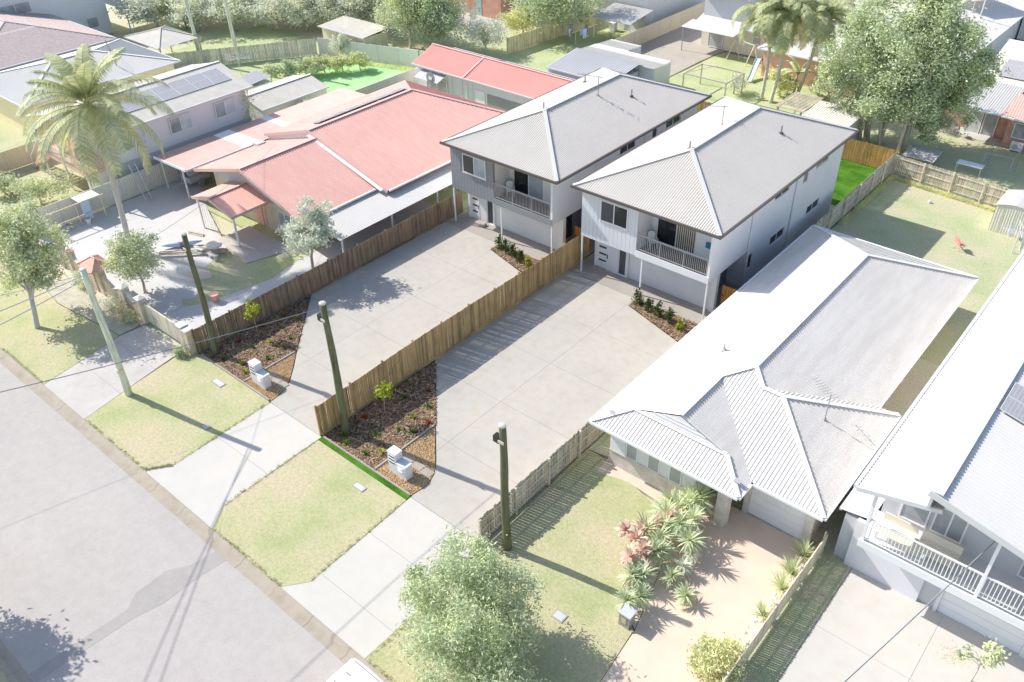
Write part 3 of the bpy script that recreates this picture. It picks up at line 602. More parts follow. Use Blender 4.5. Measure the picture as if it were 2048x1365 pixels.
def new_house(label, x0, x1, yf, yg, yb, xb0, ex0, ex1, ey0, ey1, clad, blade, winF, door, side, slider, doors_dy, mesh_left, up_win, lo_win, pane_l, curtain, groundmat, sidemat):
    t = thing('house', ((x0+x1)/2, yf, 0), label, 'house'); ZU, ZT, ZF = 2.72, 6.1, 3.02; W = x1-x0; yi = yf+1.7
    F = ((x0,yf,0),(1,0,0),(0,-1,0))
    hw_ = (winF[0]-x0, winF[1]-x0, winF[2], winF[3])
    wall(F, xb0-x0, ZU, ZT, .16, [hw_]).build('front_wall', clad, t)
    # vertical cladding boards, cut round the window
    bx, bw_ = 0.0, .31
    while bx < xb0-x0-.02:
        e_ = min(bx+bw_-.014, xb0-x0); spans = [(ZU,ZT-.02)]
        if e_ > hw_[0]-.06 and bx < hw_[1]+.06: spans = [(ZU,hw_[2]-.06),(hw_[3]+.06,ZT-.02)]
        for s0, s1 in spans: MB().fbox(F, bx, e_, s0, s1, .002, .022).build('cladding_board', clad, t)
        bx += bw_
    window(t, F, *hw_, 1, fw=.06, depth=.06, sill=True, panes=pane_l, proud=.07)
    # side wall (towards +X): upper storey with openings
    SF = ((x1,yf,0),(0,1,0),(1,0,0)); hs = [(a_-yf,b_-yf,c_,d_) for a_,b_,c_,d_ in up_win]
    wall(SF, yb-yf, ZU, ZT, .16, hs).build('side_wall', sidemat, t)
    for h_ in hs: window(t, SF, *h_, 1 if h_[1]-h_[0] > 1 else 0, depth=.09)
    yr = yg+.35; ye = yf+4.8
    SG = ((x1,ye,0),(0,1,0),(1,0,0)); hs = [(a_-ye,b_-ye,c_,d_) for a_,b_,c_,d_ in lo_win]
    wall(SG, yb-ye, 0, ZU-.004, .16, hs).build('side_wall', sidemat, t)
    for h_ in hs: window(t, SG, *h_, 1 if h_[1]-h_[0] > 1 else 0, depth=.09)
    MB().box(x1-1.3,x1-1.15,yr,ye,0,ZU-.004).build('recess_wall', 'wall_grey', t); MB().box(x1-1.149,x1-.162,ye+.004,ye+.16,0,ZU-.006).build('recess_wall', sidemat, t)
    MB().fbox(((x1-1.15,yr,0),(0,1,0),(1,0,0)), 1.2,2.1,.02,2.05,.0,.05).build('side_door', 'glass_dark', t)
    for dy in (ye-.09, yf+10.65):
        m = MB().tube([(x1+.06,dy,0.0),(x1+.06,dy,ZT-.35),(x1+.42,dy,ZT+.0)], .045, 6); m.build('downpipe', sidemat, t)
    MB().box(x0,x0+.16,yf+.165,yb-.165,ZU,ZT).build('side_wall', sidemat, t); MB().box(x0+.3,x0+.46,yg+.31,yb-.165,0,ZU-.004).build('side_wall', sidemat, t)
    MB().box(x0,x1-.165,yb-.16,yb,ZU,ZT).build('rear_wall', sidemat, t); MB().box(x0+.3,x1-.165,yb-.16,yb,0,ZU-.004).build('rear_wall', sidemat, t)
    MB().box(x0+.01,x1-.01,yf+.17,yb-.01,ZU-.03,ZU-.006).build('underside', 'soffit', t)
    # balcony
    bl = MB().box(xb0,x1-.165,yf+.002,yi,ZU+.0,ZF).build('balcony_floor', 'balcony_floor', t)
    MB().box(xb0-.005,x1-.003,yf-.05,yf-.002,ZU-.05,ZF+.1).build('balcony_fascia', blade, t)
    MB().box(xb0-.16,xb0,yf+.165,yi+.16,ZU+.002,ZT).build('balcony_side_wall', 'wall_cream' if blade != 'wall_white' else 'wall_white', t)
    BI = ((xb0,yi,0),(1,0,0),(0,-1,0)); hs = (slider[0]-xb0, slider[1]-xb0, ZF+.02, 5.1)
    wall(BI, x1-.165-xb0, ZF, ZT, .16, [hs]).build('balcony_rear_wall', 'wall_cream' if blade != 'wall_white' else 'wall_white', t)
    window(t, BI, *hs, 1, depth=.1, panes=curtain, name='sliding_door')
    MB().fbox(BI, x1-.165-xb0-1.1, x1-.165-xb0-.75, 3.98, 4.32, .003, .14).build('meter_box', 'blue_box', t)
    R = ((xb0,yf+.03,0),(1,0,0),(0,-1,0)); wd_ = x1-.165-xb0
    rail = MB().fbox(R, .02, wd_-.02, 4.2, 4.26, -.03, .03).fbox(R, .02, wd_-.02, 3.2, 3.24, -.02, .02).build('balustrade', 'rail_grey', t)
    for p in (.05, wd_/3, wd_*2/3, wd_-.05): MB().fbox(R, p-.025, p+.025, ZF, 4.2, -.025, .025).build('rail_post', 'rail_grey', rail)
    x = .14; me = ubox('rail_grey')
    while x < wd_-.1: inst(me, 'baluster', rail, (xb0+x, yf+.03, 3.24), (.022,.016,.96)); x += .125
    for px in (x0+.06, (x0+x1)/2+.02, x1-.06): MB().box(px-.045,px+.045,yf+.0,yf+.09,0.0,ZU-.03).build('post', 'trim_white', t)
    # ground floor front
    GF = ((x0+.3,yg,0),(1,0,0),(0,-1,0)); gx = x0+.3; WG = x1-gx
    g0 = side[1]+.18; holes = [(door[0]-gx,door[1]-gx,0.0,2.0),(side[0]-gx,side[1]-gx,.04,2.0),(g0-gx,x1-.35-gx,0.0,2.16)]
    wall(GF, WG, 0, ZU-.031, .3, holes).build('ground_wall', groundmat, t)
    d = MB().fbox(GF, holes[0][0]+.04, holes[0][1]-.04, .01, 1.96, -.14, -.08).build('front_door', 'door_white', t)
    MB().fbox(GF, holes[0][0]+.002, holes[0][0]+.04, .0, 1.998, -.16, .02).fbox(GF, holes[0][1]-.04, holes[0][1]-.002, .0, 1.998, -.16, .02).build('door_frame', 'trim_white', t)
    for z in (.52,1.02,1.52): MB().fbox(GF, holes[0][0]+.24, holes[0][1]-.24, z, z+.12, -.082, -.07).build('door_light', 'slot_dark', d)
    MB().fbox(GF, holes[0][1]-.16, holes[0][1]-.1, .85, 1.15, -.082, -.03).build('handle', 'black_metal', d)
    window(t, GF, *holes[1], 0, pane='screen_mesh', fw=.05, depth=.1, name='sidelight')
    gd = thing('garage_door', (0,0,0), 'x', 'x'); del gd['label']; del gd['category']; gd.parent = t; gd.location = Vector((g0, yg, 0))-wl(t)
    for k in range(4):
        z = .01+k*.537; u0, u1 = g0+.01, x1-.36; yy = yg+.12
        corr([(u0,yy,z),(u1,yy,z),(u1,yy,z+.53),(u0,yy,z+.53)], .088, .008, 'tile', swap=True).build('door_panel', 'door_white' if groundmat != 'wall_base_grey' else 'wall_base_grey', gd)
    hip_roof(t, ex0, ex1, ey0, ey1, 6.2, (ex1-ex0)/2*.385, 'roof_grey', 'roof_cap', 'gutter_dark')
    return t
H2 = new_house('white two-storey house with pale balcony, nearest the white neighbour', -28.38, -19.1, 39.4, 40.55, 57.45, -24.2, -28.85, -18.6, 39.0, 57.95, 'cladding_white', 'wall_white', (-26.95,-24.93,4.28,5.7), (-28.0,-26.95), (-26.2,-25.6), (-23.9,-21.1), 0, 0,
    [(47.05,49.1,4.95,5.75),(51.15,51.9,4.55,5.75),(53.0,55.0,4.95,5.75)], [(44.5,45.1,1.15,2.25),(47.45,49.5,1.5,2.2),(52.85,54.85,1.52,2.2)], ('screen_mesh','glass'), ('glass_dark','glass_curtain'), 'wall_base_grey', 'wall_white')
H1 = new_house('two-storey house with grey front cladding and balcony beside the red roof', -39.65, -30.6, 39.2, 40.4, 57.1, -35.7, -39.95, -29.95, 38.75, 57.6, 'wall_grey', 'wall_grey', (-38.48,-36.36,4.28,5.66), (-39.2,-38.25), (-37.55,-36.95), (-35.4,-32.75), 0, 0,
    [(46.75,48.7,4.95,5.75),(50.85,51.5,4.6,5.75),(52.65,54.7,4.95,5.75)], [(47.2,49.2,1.5,2.2)], ('glass_dark','glass_blind'), ('glass_dark','glass_blind'), 'door_white', 'wall_white')

def roof_vent(x, y, z, label, h=.55, mat='steel_grey', base='gutter_dark'):
    t = thing('roof_vent', (x,y,z), label, 'vent pipe', 'roof vent pipes'); MB().tube([(x,y,z-.1),(x,y,z+h)], .05, 8).build('pipe', mat, t); MB().tube([(x,y,z-.08),(x,y,z+.08),(x,y,z+.12)], [.17,.15,.06], 10).build('flashing', base, t)
def antenna(x, y, z, label, az, h=1.2, L=1.7, mat='steel_grey', els=9):
    t = thing('antenna', (x,y,z), label, 'antenna', 'television antennas'); c, s = math.cos(az), math.sin(az)
    MB().tube([(x,y,z-.1),(x,y,z+h)], .025, 6).build('mast', mat, t); a_ = (x-c*L*.15,y-s*L*.15,z+h-.05); b_ = (x+c*L*.85,y+s*L*.85,z+h-.02)
    bm = MB().tube([a_,b_], .018, 5).build('boom', mat, t)
    for i in range(els):
        f = i/(els-1); p = Vector(a_).lerp(Vector(b_), f); w_ = .28-.1*f; MB().tube([p+Vector((-s*w_,c*w_,0)), p-Vector((-s*w_,c*w_,0))], .010, 4).build('element', mat, t)
    MB().tube([(x,y,z-.1),(x+.02,y,z+.1)], [.12,.05], 8).build('mount', mat, t)
roof_vent(-21.43,51.77,7.29,'thin vent pipe on the shaded slope of the white two-storey house'); roof_vent(-23.95,44.3,8.08,'thin vent pipe at the ridge end of the white two-storey house')
roof_vent(-32.87,51.26,7.32,'thin vent pipe on the near slope of the grey-fronted house'); roof_vent(-37.64,52.06,7.09,'thin vent pipe on the far bright slope of the grey-fronted house'); roof_vent(-35.2,44.0,8.0,'thin vent pipe at the ridge end of the grey-fronted house')
antenna(-24.6,49.5,7.83,'television antenna on the bright slope of the white two-storey house', math.radians(215), 1.3, 1.5); antenna(-34.14,48.86,7.81,'television antenna by the ridge of the grey-fronted house', math.radians(195), 1.4, 1.9)

def chair_plastic(x, y, z, rz, label):
    t = thing('patio_chair', (x,y,z), label, 'chair', 'white plastic balcony chairs'); c, s = math.cos(rz), math.sin(rz)
    W_ = lambda a_, b_, h: (x+a_*c-b_*s, y+a_*s+b_*c, z+h)
    for a_, b_ in ((-.22,-.22),(.22,-.22),(-.2,.22),(.2,.22)): MB().tube([W_(a_*1.15,b_*1.15,0),W_(a_,b_,.44)], [.025,.03], 6).build('leg', 'plastic_white', t)
    m = MB(); m.add([W_(-.24,-.25,.43),W_(.24,-.25,.43),W_(.22,.24,.4),W_(-.22,.24,.4),W_(-.24,-.25,.47),W_(.24,-.25,.47),W_(.22,.24,.44),W_(-.22,.24,.44)], [(3,2,1,0),(4,5,6,7),(0,1,5,4),(1,2,6,5),(2,3,7,6),(3,0,4,7)]); m.build('seat', 'plastic_white', t)
    pts = [W_(-.22,.24,.43),W_(.22,.24,.43),W_(.24,.36,.88),W_(.1,.38,.96),W_(-.1,.38,.96),W_(-.24,.36,.88)]; q_ = [tuple(Vector(p)+Vector((-s*-.03,c*-.03,0))) for p in pts]
    MB().add(pts+q_, [(0,1,2,3,4,5),(11,10,9,8,7,6)]+[(i,6+i,6+(i+1)%6,(i+1)%6) for i in range(6)]).build('backrest', 'plastic_white', t)
    for a_ in (-.25,.25): MB().tube([W_(a_,-.22,.45),W_(a_,-.2,.64),W_(a_,.3,.66)], .025, 6).build('armrest', 'plastic_white', t)
chair_plastic(-23.7,40.45,3.02,.9,'white plastic chair on the balcony of the white house'); chair_plastic(-35.15,40.3,3.02,.9,'white plastic chair on the balcony of the grey-fronted house')
t = thing('step', (-37.75,39.95,0), 'low concrete step block on the porch before the grey-fronted house', 'step'); MB().box(-38.15,-37.35,39.7,40.15,.004,.2).build('block', 'paver_grey', t); MB().box(-38.1,-37.4,39.73,40.12,.2,.215).build('tread', 'porch_concrete', t)

# ---------------------------------------------------------------- fences
def paling_fence(label, p0, p1, hf, mat, pw=.1, gap=.012, side=1, sleeper=None, rails=True, rail_mat=None, post_every=2.4, z0=.02, name='paling_fence', cap=False, jit=.02, post_extra=.03, wr=(.93,1.0)):
    """palings on one face (side=+1: the face to the left of p0->p1), posts and rails on the other"""
    a_, b_ = Vector((*p0,0)), Vector((*p1,0)); L = (b_-a_).length; d = (b_-a_)/L; nrm_ = Vector((-d.y,d.x,0))*side; rz = math.atan2(d.y,d.x)
    t = thing(name, a_, label, 'fence'); n = int(L/(pw+gap)); me = ubox(mat); rng = np.random.default_rng(int(abs(p0[0]*7+p0[1]*3)*10))
    for i in range(n):
        s_ = (i+.5)*L/n; p = a_+d*s_; h = hf(s_/L)+rng.uniform(-jit,jit); zz = z0+(sleeper or 0)*.9
        inst(me, 'paling', t, p+nrm_*(.045+rng.uniform(0,.008))+Vector((0,0,zz)), (pw*rng.uniform(*wr),.018,h-zz), rot=(0,rng.uniform(-.006,.006),rz))
    rm = rail_mat or mat; pm = ubox(rm)
    if rails:
        k = max(1, round(L/post_every))
        for i in range(k):
            s0, s1 = L*i/k, L*(i+1)/k
            for f in (.16,.52,.88):
                MB().bar(a_+d*s0+Vector((0,0,hf(s0/L)*f)), a_+d*s1+Vector((0,0,hf(s1/L)*f)), .035, .075).build('rail', rm, t)
        for i in range(k+1):
            p = a_+d*(L*i/k); inst(pm, 'post', t, p-nrm_*.055+Vector((0,0,-.05)), (.1,.08,hf(i/k)+.05+post_extra), rz=rz)
    if sleeper:
        k = max(1, round(L/2.4))
        for i in range(k): MB().bar(a_+d*(L*i/k+.005)+nrm_*.075+Vector((0,0,sleeper/2)), a_+d*(L*(i+1)/k-.005)+nrm_*.075+Vector((0,0,sleeper/2)), .045, sleeper).build('sleeper', rm, t)
    return t
hm = lambda f: (1.98+(2.2-1.98)*f/.345) if f < .345 else 2.2-(f-.345)*.12
paling_fence('tan timber paling fence dividing the two driveways', (-29.1,40.9), (-29.1,18.1), lambda f: hm(1-f), 'fence_tan', .095, .01, 1, .2, name='paling_fence', wr=(.88,1.14))
paling_fence('weathered brown paling fence between the left driveway and red-roofed house', (-40.2,40.6), (-40.2,18.05), lambda f: 1.74-.04*math.sin(f*3), 'fence_brown', .098, .005, 1, .14)
paling_fence('weathered, whitened paling fence between the right driveway and white house', (-17.92,18.0), (-17.92,66.6), lambda f: 1.62+.08*math.sin(f*9)+.12*f, 'fence_old', .155, .012, 1, None, rail_mat='pale_timber', jit=.06)
paling_fence('new honey timber fence across the back of the two lots', (-18.0,66.7), (-40.2,66.7), lambda f: 1.85, 'fence_honey', .098, .006, 1)
def side_gate(x0, x1, y, h, label):
    t = thing('side_gate', (x0,y,0), label, 'gate', 'timber side gates'); n = int((x1-x0)/.11); me = ubox('gate_wood')
    for i in range(n): inst(me, 'board', t, (x0+(i+.5)*(x1-x0)/n, y, .06), ((x1-x0)/n-.008,.018,h-.06+random.uniform(-.01,.01)))
    for z in (.35,h-.3): MB().box(x0,x1,y+.012,y+.05,z,z+.09).build('rail', 'gate_wood', t)
    MB().box(x0+.08,x0+.14,y-.05,y-.012,h*.55,h*.55+.1).build('latch', 'black_metal', t)
side_gate(-19.05,-18.05,41.3,1.7,'orange timber gate between the white house and weathered, whitened fence'); side_gate(-30.55,-29.25,41.6,1.7,'orange timber gate beside the grey-fronted house behind the tan fence')

# ---------------------------------------------------------------- letterboxes, poles
def letterbox(x0, y0, label, num):
    t = thing('letterbox', (x0,y0,0), label, 'letterbox', 'two-part white letterbox pillars')
    tw = MB().box(x0,x0+.56,y0,y0+.46,-.02,1.33).build('tall_pillar', 'mail_white', t); MB().box(x0-.015,x0+.575,y0-.015,y0+.475,1.33,1.37).build('pillar_cap', 'mail_white', tw)
    for i in range(3):
        z = 1.2-i*.2
        MB().box(x0+.1,x0+.46,y0-.012,y0+.001,z-.05,z).build('mail_slot', 'slot_dark', tw); MB().box(x0+.09,x0+.47,y0-.03,y0-.004,z+.002,z+.03).build('slot_hood', 'mail_white', tw); MB().box(x0+.1,x0+.46,y0-.012,y0+.001,z-.11,z-.075).build('mail_slot', 'slot_dark', tw)
    lw = MB().box(x0+.6,x0+1.2,y0-.02,y0+.44,-.02,.86).build('parcel_box', 'mail_white', t); MB().box(x0+.585,x0+1.215,y0-.035,y0+.455,.86,.895).build('box_lid', 'mail_white', lw)
    MB().box(x0+.68,x0+1.1,y0-.03,y0-.019,.2,.78).build('box_door', 'mail_white', lw)
    for z in (.66,.48): MB().box(x0+.72,x0+1.04,y0-.07,y0-.029,z,z+.07).build('handle', 'trim_white', lw)
letterbox(-24.5,18.6,'white two-part letterbox in the pebble bed of the right lot','a'); letterbox(-35.62,18.5,'white two-part letterbox in the pebble bed of the left lot','b')
def pole(x, y, h, label, mat, cap, r=.19, bend=(0,0), fit=True, band=False):
    t = thing('timber_pole', (x,y,0), label, 'pole', 'round timber poles'); n = 9; pts, rad = [], []
    for i in range(n+1):
        f = i/n; pts.append((x+bend[0]*f+.05*math.sin(f*7+x), y+bend[1]*f+.04*math.sin(f*5+y), -.2+(h+.2)*f)); rad.append(r*(1.0-.28*f)*(1+.04*math.sin(i*2.3)))
    tr = MB().tube(pts, rad, 12).build('shaft', mat, t, smooth=True); tp = Vector(pts[-1]); MB().tube([tp-Vector((0,0,.02)), tp+Vector((0,0,.06)), tp+Vector((0,0,.09))], [rad[-1]*1.05,rad[-1]*1.05,rad[-1]*.6], 12).build('cap', cap, t)
    if fit:
        q_ = Vector(pts[-2]); MB().box(q_.x-.42,q_.x-.12,q_.y-.16,q_.y+.1,q_.z-.1,q_.z+.22).build('insulator_box', 'black_metal', t); MB().box(q_.x-.13,q_.x+.16,q_.y-.2,q_.y-.15,q_.z+.02,q_.z+.14).build('bracket', cap, t)
    if band: MB().tube([(x+bend[0]*.25,y,h*.2),(x+bend[0]*.25,y,h*.23)], [r*.97]*2, 12).build('yellow_band', 'leaf_dry', t)
    return tp
p0t = pole(-39.97,13.44,8.1,'pale green timber pole standing on the street verge', 'pole_pale', 'pole_cap', .2, (.1,0), False, True)
p1t = pole(-39.34,18.64,8.0,'green timber pole in the mulch against the dark brown fence', 'pole_wood_green', 'pole_cap', .19, (.05,.1))
p2t = pole(-28.29,19.08,8.05,'green timber pole at the street end of the tan fence', 'pole_wood_green', 'pole_cap', .21)
p3t = pole(-16.93,18.64,7.3,'green timber pole on the lawn beside the weathered, whitened fence', 'pole_wood_green', 'pole_cap', .21)
def wire(a_, b_, sag, label, r=.018, mat='black_metal'):
    a_, b_ = Vector(a_), Vector(b_); n = 16
    MB().tube([a_.lerp(b_,i/n)-Vector((0,0,sag*4*(i/n)*(1-i/n))) for i in range(n+1)], r, 4).build('overhead_wire', mat, label=label, cat='wire', group='overhead wires')
wire(p1t-Vector((0,0,.8)), (-46.5,-3.0,8.2), .25, 'thin overhead wire from the pole at the dark fence across the street', .012, 'pale_dark')
wire(p0t-Vector((0,0,.4)), (-52.0,33.5,4.6), .5, 'thin overhead wire running from the verge pole to the red house', .012, 'pale_dark')
wire(p0t-Vector((0,0,.3)), (-33.6,-3.0,12.3), .3, 'thick cable crossing the street from the verge pole', .026, 'pale_gutter'); wire(p0t-Vector((0,0,.5)), (-31.6,-3.0,11.8), .3, 'second thick cable crossing the street from the verge pole', .026, 'pale_gutter')
wire(p2t-Vector((0,0,.2)), (-32.0,-3.0,12.0), .3, 'cable crossing the street from the pole by the tan fence', .02, 'pale_dark')
t = thing('power_pole', (-32.6,-3.2,0), 'tall power pole on the far side of the street', 'pole'); MB().tube([(-32.6,-3.2,-.1),(-32.6,-3.2,12.8)], [.2,.15], 10).build('shaft', 'pole_pale', t); MB().box(-34.0,-31.2,-3.15,-3.0,11.9,12.1).build('crossarm', 'pole_pale', t)
tree('street_tree', (-33.4,.3), [(-33.2,.6,4.2,1.9,1.8,1.5),(-32.6,1.4,3.6,1.2,1.2,1.1)], 5200, .26, 'leaf_pale', 'bark_pale', 'street tree on the far verge whose shadow reaches the road', 98, 2.4, .14)
wire((-3.4,12.0,6.2), (-.3,27.2,5.4), .2, 'overhead wire crossing the cream driveway to the balcony house', .022, 'pale_dark')

# ---------------------------------------------------------------- plants of the two lots
def sapling(x, y, label, seed, h=1.9):
    tree('lime_sapling', (x,y), [(x,y,h,.42,.42,.5)], 330, .17, 'leaf_lime', 'bark_grey', label, seed, h*.75, .025, cat='sapling', group='young lime-leaved trees', nclump=14, ntips=8, asp=.5)
sapling(-27.41,21.15,'lime green sapling in the mulch bed of the right lot',21); sapling(-39.02,21.33,'lime green sapling in mulch against the dark brown fence',22)
def bedplants(pts, where):
    rng = np.random.default_rng(31); names = {}
    for i, (x, y, k) in enumerate(pts):
        mat = {'g':'leaf_bed','r':'leaf_red','y':'leaf_lime'}[k]; kind = {'g':'small green bed plant','r':'small reddish bed plant','y':'small yellow-green bed plant'}[k]
        t = thing('bed_plant', (x,y,0), kind+' in the mulch '+where, 'plant', kind+' '+where)
        blades('leaves', (x,y,.02), 26, .3, .05, mat, t, rng, (.3,1.3), .3)
bedplants([(-28.5,23.9,'y'),(-27.3,24.1,'r'),(-26.4,23.2,'g'),(-28.6,21.9,'y'),(-28.4,20.4,'r'),(-26.9,19.9,'g'),(-26.2,20.9,'g'),(-26.4,22.1,'y'),(-25.6,21.2,'g'),(-25.7,19.2,'y'),(-26.3,18.6,'g'),(-27.6,18.5,'y'),(-25.5,22.3,'r'),(-27.9,22.9,'g')], 'of the right lot')
bedplants([(-39.5,23.6,'r'),(-38.6,24.0,'y'),(-39.6,22.0,'r'),(-39.4,20.2,'r'),(-38.2,20.4,'g'),(-37.2,22.4,'g'),(-36.7,21.6,'g'),(-36.6,20.3,'g'),(-37.4,19.0,'y'),(-36.6,18.7,'y'),(-38.6,18.6,'g'),(-38.4,22.7,'g'),(-37.9,21.4,'y')], 'of the left lot')
def hedge(pts, where, seed):
    od = ['first','second','third','fourth','last']
    for i, (x, y, s_) in enumerate(pts):
        rng = np.random.default_rng(seed+i); h = .95*s_; yl = i == len(pts)-1
        tree('hedge_shrub', (x,y), [(x,y,h*.45,.27*s_,.27*s_,h*.5),(x,y,h*.8,.15,.15,h*.32)], 420, .13, 'leaf_lime' if yl else 'leaf_hedge', 'stem_brown', f'{"yellow-green" if yl else "dark green"} shrub, {od[i]} from the porch post in the bed of {where}', seed+i, h*.4, .02, cat='shrub', group='shrubs in a row before the garages', nclump=26, ntips=5, asp=.5)
hedge([(-23.2,38.5,1.1),(-22.35,38.3,.95),(-21.5,38.15,1.05),(-20.6,37.95,1.0),(-19.7,37.75,.75)], 'the white house', 41); hedge([(-34.5,38.3,1.0),(-33.8,38.1,1.1),(-33.0,37.95,1.0),(-32.1,37.75,1.1),(-31.4,37.6,.75)], 'the grey-fronted house', 51)
rng = np.random.default_rng(5); tf = thing('grass_clump', (-28.3,18.85,0), 'dark grass clump at the foot of the pole by the tan fence', 'plant'); blades('leaves', (-28.1,18.8,.02), 60, .35, .02, 'leaf_bed', tf, rng, (.4,1.4), .25)
def caps(t, segs, mat, w_=.22, h=.03): 
    for p, q_ in segs: MB().bar(Vector(p)+Vector((0,0,.06)), Vector(q_)+Vector((0,0,.06)), w_, h).build('ridge_cap', mat, t)
def gutters(t, segs, mat, gw=.11, gh=.12):
    for p, q_ in segs:
        d = (Vector(q_)-Vector(p)).normalized(); o = d.cross(Vector((0,0,1)))*(gw/2+.002); MB().bar(Vector(p)+o+Vector((0,0,-.03)), Vector(q_)+o+Vector((0,0,-.03)), gw, gh).build('gutter', mat, t)
# ---------------------------------------------------------------- white single-storey brick house
def white_house():
    t = thing('house', (-12.3,26,0), 'single-storey cream brick house with white hipped metal roof', 'house'); s = .394; Z = 2.7
    zr, zw = Z+5.05*s, Z+3.9*s
    P0,P1,P2 = (-17.3,25.3,Z),(-17.3,49.8,Z),(-7.2,49.8,Z); R1,R0 = (-12.25,44.75,zr),(-12.25,31.55,zr); W0,W1 = (-13.4,26.75,zw),(-13.4,30.4,zw)
    H0,H1 = (-15.85,26.75,Z+1.45*s),(-10.95,26.75,Z+1.45*s); F1,V0,C0,C1,V1 = (-9.5,25.3,Z),(-9.5,26.5,Z),(-6.2,26.5,Z),(-6.2,34.9,Z),(-7.2,34.9,Z)
    Ap,K = (-10.4,30.7,Z+4.2*s),(-11.4,30.7,Z+4.2*s)
    for pl in ([P0,H0,W0,W1,R0,R1,P1],[P0,F1,H1,H0],[F1,V0,W1,W0,H1],[V0,C0,Ap,K,R0,W1],[C0,C1,Ap],[C1,V1,K,Ap],[V1,P2,R1,R0,K],[P2,P1,R1]): corr(pl, .18, .032).build('roof_slope', 'roof_white', t)
    MB().poly([(H0[0]+.1,26.76,H0[2]),(H1[0]-.1,26.76,H1[2]),(W0[0],26.76,W0[2]-.06)]).build('gable_infill', 'pale_wall', t)
    for z_ in (3.45,3.65,3.85): MB().box(-13.4-(zw-z_)/s+.12,-13.4+(zw-z_)/s-.12,26.735,26.756,z_,z_+.03).build('gable_board', 'pale_white', t)
    caps(t, [(R0,R1),(P1,R1),(P2,R1),(W0,W1),(P0,H0),(H0,H1),(F1,H1),(C0,Ap),(C1,Ap),(Ap,K),(W1,R0),(K,R0)], 'roof_cap_pale')
    gutters(t, [(P0,F1),(F1,V0),(V0,C0),(C0,C1),(V1,P2),(P2,P1),(P1,P0)], 'pale_white')
    MB().prism([(-17.2,25.4),(-9.6,25.4),(-9.6,26.6),(-6.3,26.6),(-6.3,34.8),(-7.3,34.8),(-7.3,49.7),(-17.2,49.7)], 2.52, 2.58).build('soffit', 'pale_wall', t)
    F = ((-16.5,25.9,0),(1,0,0),(0,-1,0)); wins = [(.92,1.58,1.0,2.1),(2.14,2.8,1.0,2.1),(3.33,3.98,1.0,2.1)]
    MB().fbox(F, 0,4.72,-.05,.93,-.2,0).build('brick_wall', 'brick_cream', t); wall(F, 4.72, .932, 2.51, .12, wins).build('front_wall', 'pale_wall', t)
    for w_ in wins: window(t, F, *w_, 0, 'pale_white', 'pale_glass', .05, .06, proud=.05)
    for k in range(5): MB().fbox(F, .04,.86, 1.0+k*.3,1.28+k*.3,.003,.022).build('weatherboard', 'pale_white', t)
    MB().fbox(F, .0,4.72,.933,.99,.0,.05).build('sill_course', 'brick_cream', t)
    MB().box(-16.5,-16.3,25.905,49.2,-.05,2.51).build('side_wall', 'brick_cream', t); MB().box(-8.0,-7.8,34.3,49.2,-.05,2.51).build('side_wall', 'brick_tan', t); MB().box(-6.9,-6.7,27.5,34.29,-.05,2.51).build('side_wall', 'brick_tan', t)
    MB().box(-16.29,-8.01,49.0,49.2,-.05,2.51).build('rear_wall', 'brick_cream', t); MB().box(-11.98,-11.78,25.905,28.6,-.05,2.51).build('porch_wall', 'brick_cream', t)
    MB().box(-11.77,-9.95,28.4,28.6,-.05,2.51).build('porch_wall', 'pale_dark', t); MB().box(-10.6,-10.1,25.7,26.2,-.05,2.51).build('porch_column', 'brick_cream', t)
    G_ = ((-9.94,27.2,0),(1,0,0),(0,-1,0)); wall(G_, 3.24, -.05, 2.51, .2, [(.25,2.85,-.04,2.05)]).build('garage_wall', 'brick_cream', t)
    gd = MB().fbox(G_, .25,2.85,-.03,2.04,-.16,-.12).build('garage_door', 'pale_grey', t)
    for k in range(5): MB().fbox(G_, .26,2.84,.0+k*.41,.4+k*.41,-.119,-.105).build('door_panel', 'pale_white', gd)
    sw = ((-7.8,34.35,0),(0,1,0),(1,0,0))
    for a_ in (2.0,6.5,11.0): window(t, sw, a_,a_+1.2,.9,2.0,1,'pale_white','pale_glass',.05,.0,proud=.04)
    MB().tube([(-7.72,41.0,0),(-7.72,41.0,2.5)], .05, 6).build('downpipe', 'pale_white', t)
    return t
white_house()
roof_vent(-14.57,32.83,3.80,'small vent pipe on the bright roof slope of the white brick house', .4, 'pale_grey', 'pale_grey'); antenna(-8.5,31.3,3.63,'television antenna on the garage roof of the white brick house', math.radians(150), 1.5, 1.4, 'pale_dark')
for x, y, z, l in ((-16.6,26.1,3.02,'small square solar light at the left end of the white house front eave'),(-9.9,25.9,2.95,'small square solar light at the porch end of the white house front eave')):
    t = thing('solar_light', (x,y,z), l, 'solar light'); MB().box(x-.16,x+.16,y-.12,y+.12,z+.06,z+.09).build('cell', 'solar_cells', t); MB().tube([(x,y,z-.06),(x,y,z+.06)], .03, 6).build('stem', 'pale_grey', t)
